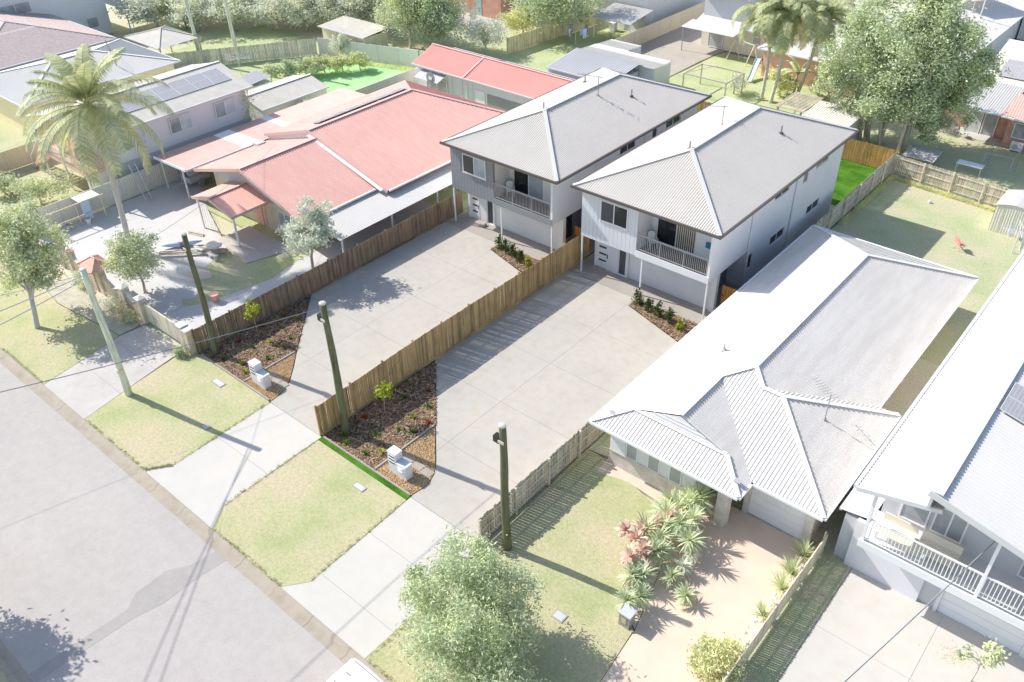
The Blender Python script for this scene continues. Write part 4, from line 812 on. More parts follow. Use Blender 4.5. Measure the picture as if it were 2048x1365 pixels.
# ---------------------------------------------------------------- balcony house on the right
def balcony_house():
    t = thing('house', (-1,27.3,0), 'two-storey white house with long balcony and grey metal roof', 'house')
    lo = [(-5.2,25.85,5.8),(-2.2,25.85,6.58),(-2.2,50,6.58),(-5.2,50,5.8)]; up = [(-2.75,25.6,7.4),(7,25.6,5.0),(7,50,5.0),(-2.75,50,7.4)]
    corr(lo, .2, .028).build('roof_slope', 'roof_pale', t); corr(up, .2, .028).build('roof_slope', 'roof_greywhite', t)
    MB().box(-2.72,-2.62,25.65,50,6.45,7.36).build('clerestory_wall', 'pale_wall_grey', t); MB().bar((-2.6,25.6,7.42),(-2.6,50,7.42),.5,.04).build('ridge_cap', 'pale_gutter', t)
    gutters(t, [(lo[3],lo[0])], 'pale_gutter', .14, .14); MB().bar((-5.2,25.83,5.72),(-2.2,25.83,6.5),.05,.2).build('barge_board', 'pale_gutter', t); MB().bar((-2.8,25.58,7.3),(7,25.58,4.9),.05,.26).build('barge_board', 'pale_gutter', t)
    U = ((-4.5,28.1,0),(1,0,0),(0,-1,0)); wn = [(.65,1.75,3.25,4.85),(1.9,3.1,3.3,4.75)]
    wall(U, 11, 3.0, 5.75, .15, wn+[(5.2,6.6,3.05,5.0)]).build('upper_wall', 'pale_wall_grey', t)
    for w_ in wn: window(t, U, *w_, 0 if w_[0] < 1 else 1, 'pale_white', 'pale_glass', .07, .05, proud=.05)
    window(t, U, 5.2,6.6,3.05,5.0, 1, 'pale_white', 'pale_glass', .07, .08, name='sliding_door')
    MB().poly([(-4.5,28.08,5.76),(6.5,28.08,5.76),(6.5,28.08,5.1),(-2.6,28.08,7.3),(-2.6,28.08,6.35)]).build('gable_wall', 'pale_wall_grey', t)
    MB().box(-4.5,-4.35,28.26,49.5,.0,5.72).build('side_wall', 'pale_wall', t)
    L_ = ((-5.1,27.3,0),(1,0,0),(0,-1,0)); wall(L_, 11.6, -.02, 2.74, .2, [(3.1,3.75,-.01,2.0),(3.9,7.05,-.01,2.1)]).build('lower_wall', 'pale_wall', t)
    gd = MB().fbox(L_, 3.9,7.05,.0,2.1,-.14,-.1).build('garage_door', 'pale_grey', t)
    for k in range(5): MB().fbox(L_, 3.91,7.04,.01+k*.42,.41+k*.42,-.099,-.085).build('door_panel', 'pale_white', gd)
    MB().fbox(L_, 3.1,3.75,.0,2.0,-.19,-.15).build('entry_door', 'pale_wall_grey', t)
    MB().box(-4.6,7,26.1,28.1,2.76,3.0).build('balcony_floor', 'pale_gutter', t); MB().box(-4.62,7,26.04,26.098,2.7,3.06).build('balcony_fascia', 'pale_white', t)
    r = MB().box(-4.45,7,26.13,26.19,4.2,4.27).box(-4.45,7,26.14,26.18,3.14,3.19).build('balustrade', 'pale_white', t); me = ubox('pale_white'); x = -4.3
    while x < 6: inst(me, 'baluster', r, (x,26.16,3.19), (.035,.02,1.01)); x += .14
    for px in (-4.5,-.18,4.2): MB().box(px-.06,px+.06,26.11,26.23,3.0,6.2 if px > -1 else 5.85).build('post', 'pale_white', t)
    MB().bar((-2.4,26.2,6.3),(-1.6,27.9,5.3),.06,.1).build('brace', 'pale_white', t)
    # annexe beside the garage
    MB().box(-5.65,-5.12,27.5,35,-.02,2.6).build('annexe_wall', 'pale_wall_grey', t); corr([(-5.85,27.45,2.75),(-4.62,27.45,2.95),(-4.62,35,2.95),(-5.85,35,2.75)], .18, .02).build('annexe_roof', 'roof_pale', t); gutters(t, [((-5.85,35,2.75),(-5.85,27.45,2.75))], 'pale_gutter', .09, .1)
    return t
BH = balcony_house()
def bench(x, y, z, w_, label, lattice=False):
    t = thing('daybed', (x,y,z), label, 'daybed', 'slatted daybeds on the right balcony')
    for a_ in (.05,w_-.05):
        for b_ in (.08,.82): MB().box(x+a_-.03,x+a_+.03,y+b_-.03,y+b_+.03,z,z+.4).build('leg', 'pale_wall_cream', t)
    for k in range(7): MB().box(x,x+w_,y+.02+k*.125,y+.12+k*.125,z+.4,z+.43).build('slat', 'pale_wall_cream', t)
    MB().box(x,x+w_,y+.86,y+.91,z+.43,z+.8).build('backrest', 'pale_wall_cream', t)
bench(-4.2,26.5,3.0,1.35,'cream slatted daybed at the corner of the right balcony'); bench(-2.7,26.55,3.0,1.5,'cream slatted daybed under the window of the right balcony')
def solar(parent, O, u, v, nu, nv, pw, ph, gap=.03, off=.1):
    """framed solar modules fixed in a grid on a roof plane; each one a part of its building"""
    O, u, v = Vector(O), nrm(u), nrm(v); n = u.cross(v).normalized()
    if n.z < 0: n = -n
    M_ = Matrix((u, v, n)).transposed().to_4x4(); base = wl(parent)
    for j in range(nv):
        for i in range(nu):
            a_ = O+u*(i*(pw+gap))+v*(j*(ph+gap))+n*off
            o = MB().box(.03,pw-.03,.03,ph-.03,0,.03).build('solar_panel', 'solar_cells', None); o.parent = parent; o.matrix_local = Matrix.Translation(a_-base) @ M_
            for (x0,x1,y0,y1) in ((0,pw,0,.03),(0,pw,ph-.03,ph),(0,.03,.03,ph-.03),(pw-.03,pw,.03,ph-.03)):
                f = MB().box(x0,x1,y0,y1,-.01,.035).build('panel_frame', 'pale_gutter', None); f.parent = o
            f = MB().box(.2,.24,.1,ph-.1,-off,-.012).box(pw-.24,pw-.2,.1,ph-.1,-off,-.012).build('mount_rail', 'pale_grey', None); f.parent = o
solar(BH, (-2.25,31.75,7.31), (0,1,0), (9.75,0,-2.4), 2, 3, 1.05, 1.65)
solar(BH, (-2.3,36.3,7.33), (0,1,0), (9.75,0,-2.4), 1, 1, 1.0, .9)
# fences, plants of the white house front
paling_fence('pale timber paling fence between the brown driveway and cream driveway', (-6.08,10.9), (-6.08,27.3), lambda f: 1.22, 'pale_timber', .1, .012, -1, z0=.06)
rng = np.random.default_rng(77)
def spiky(x, y, h, L, mat, label, name, group, heads=1, seed=1, n=60, w_=.055):
    rng = np.random.default_rng(seed); t = thing(name, (x,y,0), label, 'plant', group)
    for k in range(heads):
        ox, oy = (rng.normal(0,.3,2) if heads > 1 else (0,0)); hh = h*rng.uniform(.75,1.1) if heads > 1 else h
        MB().tube([(x,y,-.05),(x+ox*.6,y+oy*.6,hh*.6),(x+ox,y+oy,hh)], [.07,.055,.05], 6).build('stem', 'bark_pale', t)
        blades('leaf_crown', (x+ox,y+oy,hh), n, L, w_, mat, t, rng, (-.5,1.5), .3)
SP = [(-11.15,25.0,1.3,.95,'leaf_spike','large green spiky plant beside the brick porch column',3),(-11.9,24.6,1.0,.85,'leaf_spike','green spiky plant under the third front window',2),(-11.1,23.6,1.15,.8,'leaf_spike','green spiky plant between the coral plant and porch plants',2),(-12.0,23.1,1.0,.9,'leaf_spike','tall green spiky plant leaning over the lawn edge',2),(-11.4,22.1,.9,.8,'leaf_spike','mid-row green spiky plant beside the coral cordyline',2),(-11.5,20.5,.7,.75,'leaf_spike','green spiky plant where the pole shadow ends',2),(-10.95,19.7,.7,.7,'leaf_spike','green spiky plant above the stone planter box',1),(-10.3,22.9,.5,.5,'leaf_pale_grey','round grey-green tussock beside the brown driveway',1),(-10.2,21.2,.5,.6,'leaf_pale_deep','low grey-green plant in the shade of the spiky row',1)]
for i, (x,y,h,L,m_,l_,hd) in enumerate(SP): spiky(x,y,h,L,m_,l_,'spiky_plant','spiky plants along the brown driveway',hd+1,100+i,70 if hd > 1 else 90, .07)
for i, (x,y,h,l_) in enumerate([(-11.7,23.9,1.1,'coral-leaved cordyline nearest the brick porch column'),(-12.45,22.2,.9,'coral-leaved cordyline standing out over the lawn'),(-11.75,21.4,.9,'broad coral-leaved cordyline above the stone planter')]): spiky(x,y,h,.55,'leaf_coral',l_,'cordyline','coral cordylines along the brown driveway',3,130+i,36,.15)
for i, (x,y,l_) in enumerate([(-6.6,26.5,'leafy clump nearest the garage along the pale fence'),(-6.55,25.3,'large strappy clump along the pale fence'),(-6.5,24.3,'strappy clump with white flowers along the pale fence'),(-6.5,22.6,'low strappy clump midway along the pale fence')]):
    t = thing('strappy_clump', (x,y,0), l_, 'plant', 'strappy clumps along the pale fence'); blades('leaves', (x,y,0), 90, .95 if i != 3 else .7, .045, 'leaf_spike', t, np.random.default_rng(150+i), (.5,1.5), .28)
m = MB(); rng = np.random.default_rng(9)
for k in range(70):
    x, y = rng.uniform(-6.75,-6.3), rng.uniform(19.8,26); r = rng.uniform(.05,.13); m.add([(x+r,y,0),(x,y+r,0),(x-r,y,0),(x,y-r,0),(x,y,r*.9)], [(0,1,4),(1,2,4),(2,3,4),(3,0,4)])
m.build('garden_rocks', 'rock_pale', label='pale rocks scattered along the foot of the pale fence', cat='rocks', kind='stuff')
tree('round_bush', (-6.75,19.1), [(-6.75,19.1,.75,.95,1.0,.75)], 5200, .13, 'leaf_pale_yellow', 'bark_pale', 'clipped round yellow-green bush at the street end of the pale fence', 160, .4, .06, cat='bush', nclump=120, cr=.14, inner=.05)
t = thing('stone_planter', (-10.6,18.75,0), 'grey block letterbox planter at the corner of the brown driveway', 'planter'); MB().box(-10.85,-10.35,18.55,19.0,0,.75).build('block', 'pale_dark', t); MB().box(-10.9,-10.3,18.5,19.05,.75,.82).build('cap', 'pale_grey', t); MB().box(-10.7,-10.5,18.53,18.549,.25,.6).build('plate', 'leaf_dry', t)
edging([(-12.25,21.8),(-10.95,19.15),(-10.15,18.55)], 'concrete kerb round the spiky planting of the white house')
tree('lilly_bush', (-14.4,13.4), [(-14.6,13.5,2.5,2.0,1.9,2.1),(-15.4,14.6,3.3,1.4,1.4,1.7),(-13.8,12.6,1.9,2.1,1.8,1.7),(-14.4,15.0,2.3,1.8,1.6,1.8),(-13.0,13.6,1.6,1.5,1.5,1.3),(-16.4,13.5,2.7,1.0,1.0,1.2)], 42000, .17, 'leaf_pale_deep', 'bark_pale', 'large loose leafy bush on the lawn by the street', 170, 1.0, .12, cat='bush', nclump=260, ntips=26, asp=.28, cr=.17, droop=.3)
# parked car at the bottom edge
def car():
    t = thing('car', (-15.1,9.5,-.1), 'white parked car at the kerb below the second crossover', 'car'); x0, x1, y0, y1, zb = -17.4, -13.0, 8.68, 10.32, -.1
    def ring(x, w_, z0, z1, cy=(y0+y1)/2): return [(x,cy-w_,z0),(x,cy-w_,z0+(z1-z0)*.55),(x,cy-w_*.93,z1-.05),(x,cy-w_*.82,z1),(x,cy+w_*.82,z1),(x,cy+w_*.93,z1-.05),(x,cy+w_,z0+(z1-z0)*.55),(x,cy+w_,z0)]
    def loft(rs):
        m = MB(); n = 8
        for r in rs: m.v += r
        for i in range(len(rs)-1):
            for j in range(n): m.f.append((i*n+j,(i+1)*n+j,(i+1)*n+(j+1)%n,i*n+(j+1)%n))
        m.f.append(tuple(range(n-1,-1,-1))); m.f.append(tuple((len(rs)-1)*n+j for j in range(n))); return m
    b = loft([ring(x0,.72,.25,.7),ring(x0+.08,.8,.16,.85),ring(x0+.5,.82,.12,.88),ring(x0+2.6,.82,.12,.88),ring(x0+3.4,.82,.12,.84),ring(x0+4.2,.78,.16,.72),ring(x1,.68,.22,.6)]).build('body', 'car_white', t, smooth=False)
    loft([ring(x0+.12,.70,.84,1.2),ring(x0+.4,.70,.84,1.42),ring(x0+1.2,.71,.84,1.47),ring(x0+2.1,.69,.84,1.44),ring(x0+2.9,.66,.84,1.0)]).build('roof', 'car_white', t)
    for yy, s_ in ((8.82,-1),(10.18,1)): MB().box(x0+.6,x0+2.4,yy-.012,yy+.012,.92,1.22).build('side_window', 'pale_glass', t)
    MB().add([(x0+.02,8.95,.9),(x0+.02,10.05,.9),(x0+.3,9.95,1.34),(x0+.3,9.05,1.34)], [(0,1,2,3)]).build('rear_window', 'pale_glass', t)
    for yy in (8.82,9.95): MB().box(x0-.01,x0+.14,yy,yy+.22,.62,.86).build('tail_light', 'tail_red', t)
    for xx in (x0+.8,x0+3.4):
        for yy in (y0+.02,y1-.22):
            wh = MB().tube([(xx,yy,.2),(xx,yy+.2,.2)], .3, 18).build('wheel', 'pale_dark', t); MB().tube([(xx,yy-.01,.2),(xx,yy+.21,.2)], .19, 12).build('rim', 'pale_gutter', wh)
    MB().add([(x0+.55,9.48,1.44),(x0+.55,9.52,1.44),(x0+.8,9.52,1.46),(x0+.8,9.48,1.46),(x0+.58,9.5,1.56)], [(0,1,4),(1,2,4),(2,3,4),(3,0,4)]).build('roof_fin', 'pale_dark', t)
    for yy in (8.98,10.02): MB().box(x0+.45,x0+2.2,yy-.02,yy+.02,1.44,1.495).build('roof_rail', 'pale_dark', t)
car()
# ---------------------------------------------------------------- yard behind the white house
paling_fence('weathered paling fence with rails across the backyard behind the white house', (-17.8,66.2), (-6.6,65.0), lambda f: 1.7, 'pale_brown_paling', .11, .02, 1, rail_mat='pale_timber')
def red_chair(x, y, rz):
    t = thing('folding_chair', (x,y,0), 'red slatted folding chair on the backyard lawn', 'chair'); c, s = math.cos(rz), math.sin(rz); W_ = lambda a_, b_, h: (x+a_*c-b_*s, y+a_*s+b_*c, h)
    for a_ in (-.25,.25):
        MB().bar(W_(a_,-.3,0), W_(a_,.25,.5), .03,.04).build('leg', 'pale_brown', t); MB().bar(W_(a_,.3,0), W_(a_,-.22,.5), .03,.04).build('leg', 'pale_brown', t); MB().bar(W_(a_,.2,.45), W_(a_,.42,1.05), .03,.04).build('stile', 'pale_red', t)
    for k in range(5): MB().bar(W_(-.25,-.24+k*.1,.46), W_(.25,-.24+k*.1,.46), .08,.02).build('seat_slat', 'pale_red', t)
    for k in range(6): f = k/5; MB().bar(W_(-.25,.22+.2*f,.5+.52*f), W_(.25,.22+.2*f,.5+.52*f), .02,.085).build('back_slat', 'pale_red', t)
red_chair(-9.97,57.65,2.4)
def garden_shed(x0, x1, y0, y1, h, label, mat='sheet_cream', roof='roof_pale'):
    t = thing('garden_shed', (x0,y0,0), label, 'shed')
    for a_, b_ in (((x0,y0),(x1,y0)),((x1,y0),(x1,y1)),((x1,y1),(x0,y1)),((x0,y1),(x0,y0))): corr([(*a_,0),(*b_,0),(*b_,h),(*a_,h)], .16, .02).build('wall_sheet', mat, t)
    xm = (x0+x1)/2; n = 8; m = MB(); pts = [(x0-.08+(x1-x0+.16)*i/n, h+.28*math.sin(math.pi*i/n)) for i in range(n+1)]
    for (xa,za),(xb,zb_) in zip(pts, pts[1:]): corr([(xa,y0-.08,za),(xb,y0-.08,zb_),(xb,y1+.08,zb_),(xa,y1+.08,za)], .16, .012, 'trap', vdir=(0,1,0), swap=True, mb=m)
    m.build('roof', roof, t); m = MB(); m.poly([(p[0],y0,p[1]) for p in pts]+[]); m.build('gable', mat, t)
    MB().box(x0+.5,x0+.54,y0-.03,y0,.05,h-.05).build('door_edge', mat, t); MB().box(x0+1.25,x0+1.29,y0-.03,y0,.05,h-.05).build('door_edge', mat, t)
garden_shed(-9.3,-6.9,61.7,64.4,2.0,'small cream metal garden shed with rounded roof on the backyard lawn')
def clothesline(x, y, h, L, label, mat='pale_gutter', cloth=0, seed=1, rz=.3, lines=5):
    t = thing('clothesline', (x,y,0), label, 'clothesline', 'rotary clotheslines'); MB().tube([(x,y,-.05),(x,y,h+.25)], .035, 8).build('mast', mat, t); rng = np.random.default_rng(seed); E_ = []
    for k in range(4):
        a_ = rz+k*math.pi/2; e_ = Vector((x+math.cos(a_)*L,y+math.sin(a_)*L,h+.12)); E_.append(e_); MB().tube([(x,y,h),e_], .018, 5).build('arm', mat, t); MB().tube([(x,y,h+.45),e_], .008, 4).build('stay', mat, t)
    c = Vector((x,y,h+.05))
    for j in range(1,lines+1):
        f = .25+.75*j/lines
        for k in range(4): MB().tube([c.lerp(E_[k],f), c.lerp(E_[(k+1)%4],f)], .006, 3, cap=False).build('line', mat, t)
    for k in range(cloth):
        f = .35+.65*rng.uniform(); s_ = int(rng.integers(0,4)); p, q_ = c.lerp(E_[s_],f), c.lerp(E_[(s_+1)%4],f); a_ = rng.uniform(.08,.6); b_ = a_+rng.uniform(.18,.36); hh = rng.uniform(.6,1.3); A_, B_ = p.lerp(q_,a_), p.lerp(q_,b_); n_ = 7; vs = []
        for i in range(n_+1):
            w_ = A_.lerp(B_,i/n_); o = Vector((math.sin(i*1.7+k),math.cos(i*2.1),0))*.03; vs += [w_, w_+o*.8-Vector((0,0,hh*.5)), w_+o*2-Vector((0,0,hh))]
        o = MB().add(vs, [(3*i+j,3*i+j+1,3*i+j+4,3*i+j+3) for i in range(n_) for j in (0,1)]).build('laundry', ['pale_white','pale_grey','pale_blue','pale_dark'][int(rng.integers(0,4))], label='piece of washing hanging on the '+label, cat='laundry', group='washing on the '+label[:40])
clothesline(-7.1,59.4,1.7,1.3,'rotary clothesline at the right edge of the backyard lawn', cloth=4, seed=2)
t = thing('ball', (-13.9,63.3,0), 'small white ball on the grass by the backyard fence', 'ball')
MB().tube([(-13.9,63.3,.12+.12*math.sin(a_)) for a_ in np.linspace(-1.5,1.5,9)], [.12*math.cos(a_)+.002 for a_ in np.linspace(-1.5,1.5,9)], 12).build('shell', 'pale_white', t, smooth=True)
# solar panel on a stand, table, frame
t = thing('panel_table', (-16.9,69.6,0), 'large dark solar panel on low legs behind the backyard fence', 'solar panel'); solar(t, (-18.05,68.6,.5), (1,0,0), (0,1,.12), 1, 1, 2.4, 2.0, off=.3)
for xx, yy in ((-17.9,68.8),(-15.9,68.8),(-17.9,70.4),(-15.9,70.4)): MB().box(xx-.03,xx+.03,yy-.03,yy+.03,0,.72).build('leg', 'pale_grey', t)
def table(x, y, w_, d_, h, label, mat='pale_white', rz=0):
    t = thing('table', (x,y,0), label, 'table'); MB().box(x,x+w_,y,y+d_,h-.05,h).build('table_top', mat, t)
    for a_ in (.06,w_-.06):
        for b_ in (.06,d_-.06): MB().box(x+a_-.03,x+a_+.03,y+b_-.03,y+b_+.03,0,h-.052).build('leg', 'pale_grey', t)
table(-14.3,69.9,1.9,.8,.75,'long white table in the shade behind the backyard fence')
def wire_frame(x0, x1, y0, y1, h, label, mat='pale_dark', name='play_frame'):
    t = thing(name, (x0,y0,0), label, 'frame'); c = [(x0,y0),(x1,y0),(x1,y1),(x0,y1)]
    for p in c: MB().tube([(*p,0),(*p,h)], .03, 6).build('upright', mat, t)
    for p, q_ in zip(c, c[1:]+c[:1]): MB().tube([(*p,h),(*q_,h)], .025, 6).build('top_rail', mat, t); MB().tube([(*p,.7),(*q_,.7)], .02, 5).build('mid_rail', mat, t)
wire_frame(-12.6,-10.6,70.6,72.8,1.8,'dark tubular trampoline frame on the shaded lawn')
for i, (x,y) in enumerate([(-16.9,77.6),(-15.9,77.1)]):
    chair_plastic(x,y,.0,2.6,['white garden chair nearest the big tree by the brick house','white garden chair nearest the sliding door of the brick house'][i])
# brick house with tiled roof and solar array
def brick_house_right():
    t = thing('house', (-14,79,0), 'orange brick house with cream tiled roof and solar array', 'house')
    MB().box(-18.5,-12.9,78.6,90,-.02,2.6).build('wall', 'brick_orange', t); MB().box(-12.9,-4,77.3,90,-.02,2.6).build('wall', 'brick_orange', t)
    A_ = [(-17.4,83.2,3.0),(-5,83.2,3.0),(-5,91,4.6),(-17.4,91,4.6)]; corr(A_, .34, .05, 'tile', swap=True).build('tiled_roof', 'tile_cream', t)
    corr([(-17.2,76.2,2.75),(-13.4,76.6,2.75),(-13.4,83.3,3.05),(-17.2,83.3,3.05)], .2, .025).build('patio_roof', 'roof_pale', t); corr([(-13.4,76.4,2.75),(-4,75.6,2.75),(-4,83.2,3.6),(-13.4,80.5,3.6)], .2, .025).build('red_roof', 'roof_red', t)
    gutters(t, [((-17.2,76.2,2.75),(-13.4,76.6,2.75)),((-13.4,76.4,2.75),(-4,75.6,2.75))], 'pale_white')
    F = ((-18.5,78.6,0),(1,0,0),(0,-1,0)); window(t, F, 2.2,3.4,.0,2.2, 0, 'pale_white', 'pale_glass_light', .08, 0, proud=.06, name='sliding_door'); window(t, F, 3.5,4.6,.0,2.2, 0, 'pale_white', 'pale_glass', .08, 0, proud=.06, name='security_door')
    F2 = ((-12.9,77.3,0),(1,0,0),(0,-1,0)); window(t, F2, .5,3.4,.9,2.2, 1, 'pale_white', 'pale_glass', .08, 0, proud=.06)
    MB().box(-18.6,-12.95,77.2,78.55,.004,.06).build('patio_slab', 'crossover', t)
    return t
IH = brick_house_right()
solar(IH, (-16.2,84.2,3.25), (1,0,0), (0,7.8,1.6), 4, 3, 1.65, 1.0, off=.12)
t = thing('air_conditioner', (-11.7,76.7,0), 'white air conditioning unit standing against the orange brick wall', 'air conditioner'); MB().box(-12.1,-11.2,76.6,76.95,.1,.75).build('casing', 'pale_white', t); MB().tube([(-11.75,76.59,.42),(-11.75,76.6,.42)], .24, 16).build('fan_grille', 'pale_grey', t)
for xx in (-12.0,-11.3): MB().box(xx-.04,xx+.04,76.62,76.93,0,.1).build('foot', 'pale_grey', t)
# grey roofed houses in the top right corner
def plain_house(label, x0, x1, y0, y1, h, roofz, wallm, roofm, capm='roof_cap_pale', kind='gable_y', prof=('trap',.2,.025), over=.5, wins=(), gut='pale_gutter', tile=False):
    t = thing('house', ((x0+x1)/2,y0,0), label, 'house'); MB().box(x0,x1,y0,y1,-.02,h-.12).build('wall', wallm, t); a0,a1,b0,b1 = x0-over,x1+over,y0-over,y1+over; xm, ym = (a0+a1)/2, (b0+b1)/2
    def S_(pl): (corr(pl, .36, .05, 'tile', swap=True) if tile else corr(pl, prof[1], prof[2], prof[0])).build('roof_slope', roofm, t)
    if kind == 'gable_y':
        S_([(a0,b0,h),(xm,b0,roofz),(xm,b1,roofz),(a0,b1,h)]); S_([(a1,b0,h),(a1,b1,h),(xm,b1,roofz),(xm,b0,roofz)]); caps(t, [((xm,b0,roofz),(xm,b1,roofz))], capm); gutters(t, [((a1,b0,h),(a1,b1,h)),((a0,b1,h),(a0,b0,h))], gut)
        for yy, o in ((y0,-.004),(y1,.004)): MB().poly([(x0,yy+o,h-.13),(x1,yy+o,h-.13),(xm,yy+o,roofz-.12)]).build('gable', wallm, t)
    elif kind == 'gable_x':
        S_([(a0,b0,h),(a1,b0,h),(a1,ym,roofz),(a0,ym,roofz)]); S_([(a1,b1,h),(a0,b1,h),(a0,ym,roofz),(a1,ym,roofz)]); caps(t, [((a0,ym,roofz),(a1,ym,roofz))], capm); gutters(t, [((a0,b0,h),(a1,b0,h)),((a1,b1,h),(a0,b1,h))], gut)
        for xx, o in ((x0,-.004),(x1,.004)): MB().poly([(xx+o,y0,h-.13),(xx+o,y1,h-.13),(xx+o,ym,roofz-.12)]).build('gable', wallm, t)
    elif kind == 'hip':
        hw = min(a1-a0, b1-b0)/2
        if b1-b0 >= a1-a0: p, q_ = (xm,b0+hw,roofz),(xm,b1-hw,roofz); S_([(a0,b0,h),(a1,b0,h),p]); S_([(a1,b0,h),(a1,b1,h),q_,p]); S_([(a1,b1,h),(a0,b1,h),q_]); S_([(a0,b1,h),(a0,b0,h),p,q_]); cs = [((a0,b0,h),p),((a1,b0,h),p),((a1,b1,h),q_),((a0,b1,h),q_),(p,q_)]
        else: p, q_ = (a0+hw,ym,roofz),(a1-hw,ym,roofz); S_([(a0,b0,h),(a1,b0,h),q_,p]); S_([(a1,b0,h),(a1,b1,h),q_]); S_([(a1,b1,h),(a0,b1,h),p,q_]); S_([(a0,b1,h),(a0,b0,h),p]); cs = [((a0,b0,h),p),((a0,b1,h),p),((a1,b0,h),q_),((a1,b1,h),q_),(p,q_)]
        caps(t, cs, capm); gutters(t, [((a0,b0,h),(a1,b0,h)),((a1,b0,h),(a1,b1,h)),((a1,b1,h),(a0,b1,h)),((a0,b1,h),(a0,b0,h))], gut)
    elif kind == 'flat': 
        S_([(a0,b0,h),(a1,b0,h),(a1,b1,roofz),(a0,b1,roofz)]); gutters(t, [((a0,b0,h),(a1,b0,h))], gut)
    elif kind == 'skillion_x':
        S_([(a0,b0,roofz),(a1,b0,h),(a1,b1,h),(a0,b1,roofz)]); gutters(t, [((a1,b0,h),(a1,b1,h))], gut)
    for (face, u0, u1, z0, z1, mu) in wins:
        fr = {'f':((x0,y0,0),(1,0,0),(0,-1,0)),'r':((x1,y0,0),(0,1,0),(1,0,0))}[face]; window(t, fr, u0,u1,z0,z1,mu,'pale_white','pale_glass',.07,0,proud=.06)
    return t
plain_house('long grey metal-roofed house behind the big tree with a rooftop shade', -30, -20.2, 87.5, 112, 3.0, 4.0, 'pale_wall', 'roof_greywhite', kind='gable_y', wins=[('r',3,4.2,.9,2.2,1),('r',9,10.2,.9,2.2,1)])
plain_house('ribbed cream shed in the far top right corner', -20, -8, 108, 118, 3.0, 3.9, 'pale_wall', 'roof_cream', kind='flat', prof=('trap',.5,.08))
t = thing('shade_sail', (-25,104,4), 'flat brown shade panel propped over the grey metal roof', 'shade'); MB().add([(-27.5,101,5.4),(-23.5,101,5.2),(-22.6,106.5,6.2),(-26.5,107,6.4),(-27.5,101,5.46),(-23.5,101,5.26),(-22.6,106.5,6.26),(-26.5,107,6.46)], [(3,2,1,0),(4,5,6,7),(0,1,5,4),(1,2,6,5),(2,3,7,6),(3,0,4,7)]).build('panel', 'pale_brown', t)
for p in ((-27.4,101.1,5.4),(-23.6,101.1,5.2),(-22.7,106.4,6.2)): MB().tube([(p[0],p[1],3.3),p], .04, 6).build('prop', 'pale_gutter', t)
t = thing('power_pole', (-22.6,100.2,0), 'thin pole rising beside the grey metal roof in the top right', 'pole'); MB().tube([(-22.6,100.2,0),(-22.4,100.4,9)], [.09,.07], 8).build('shaft', 'pale_gutter', t); MB().box(-22.9,-22.0,100.3,100.4,8.4,8.5).build('crossarm', 'pale_gutter', t)
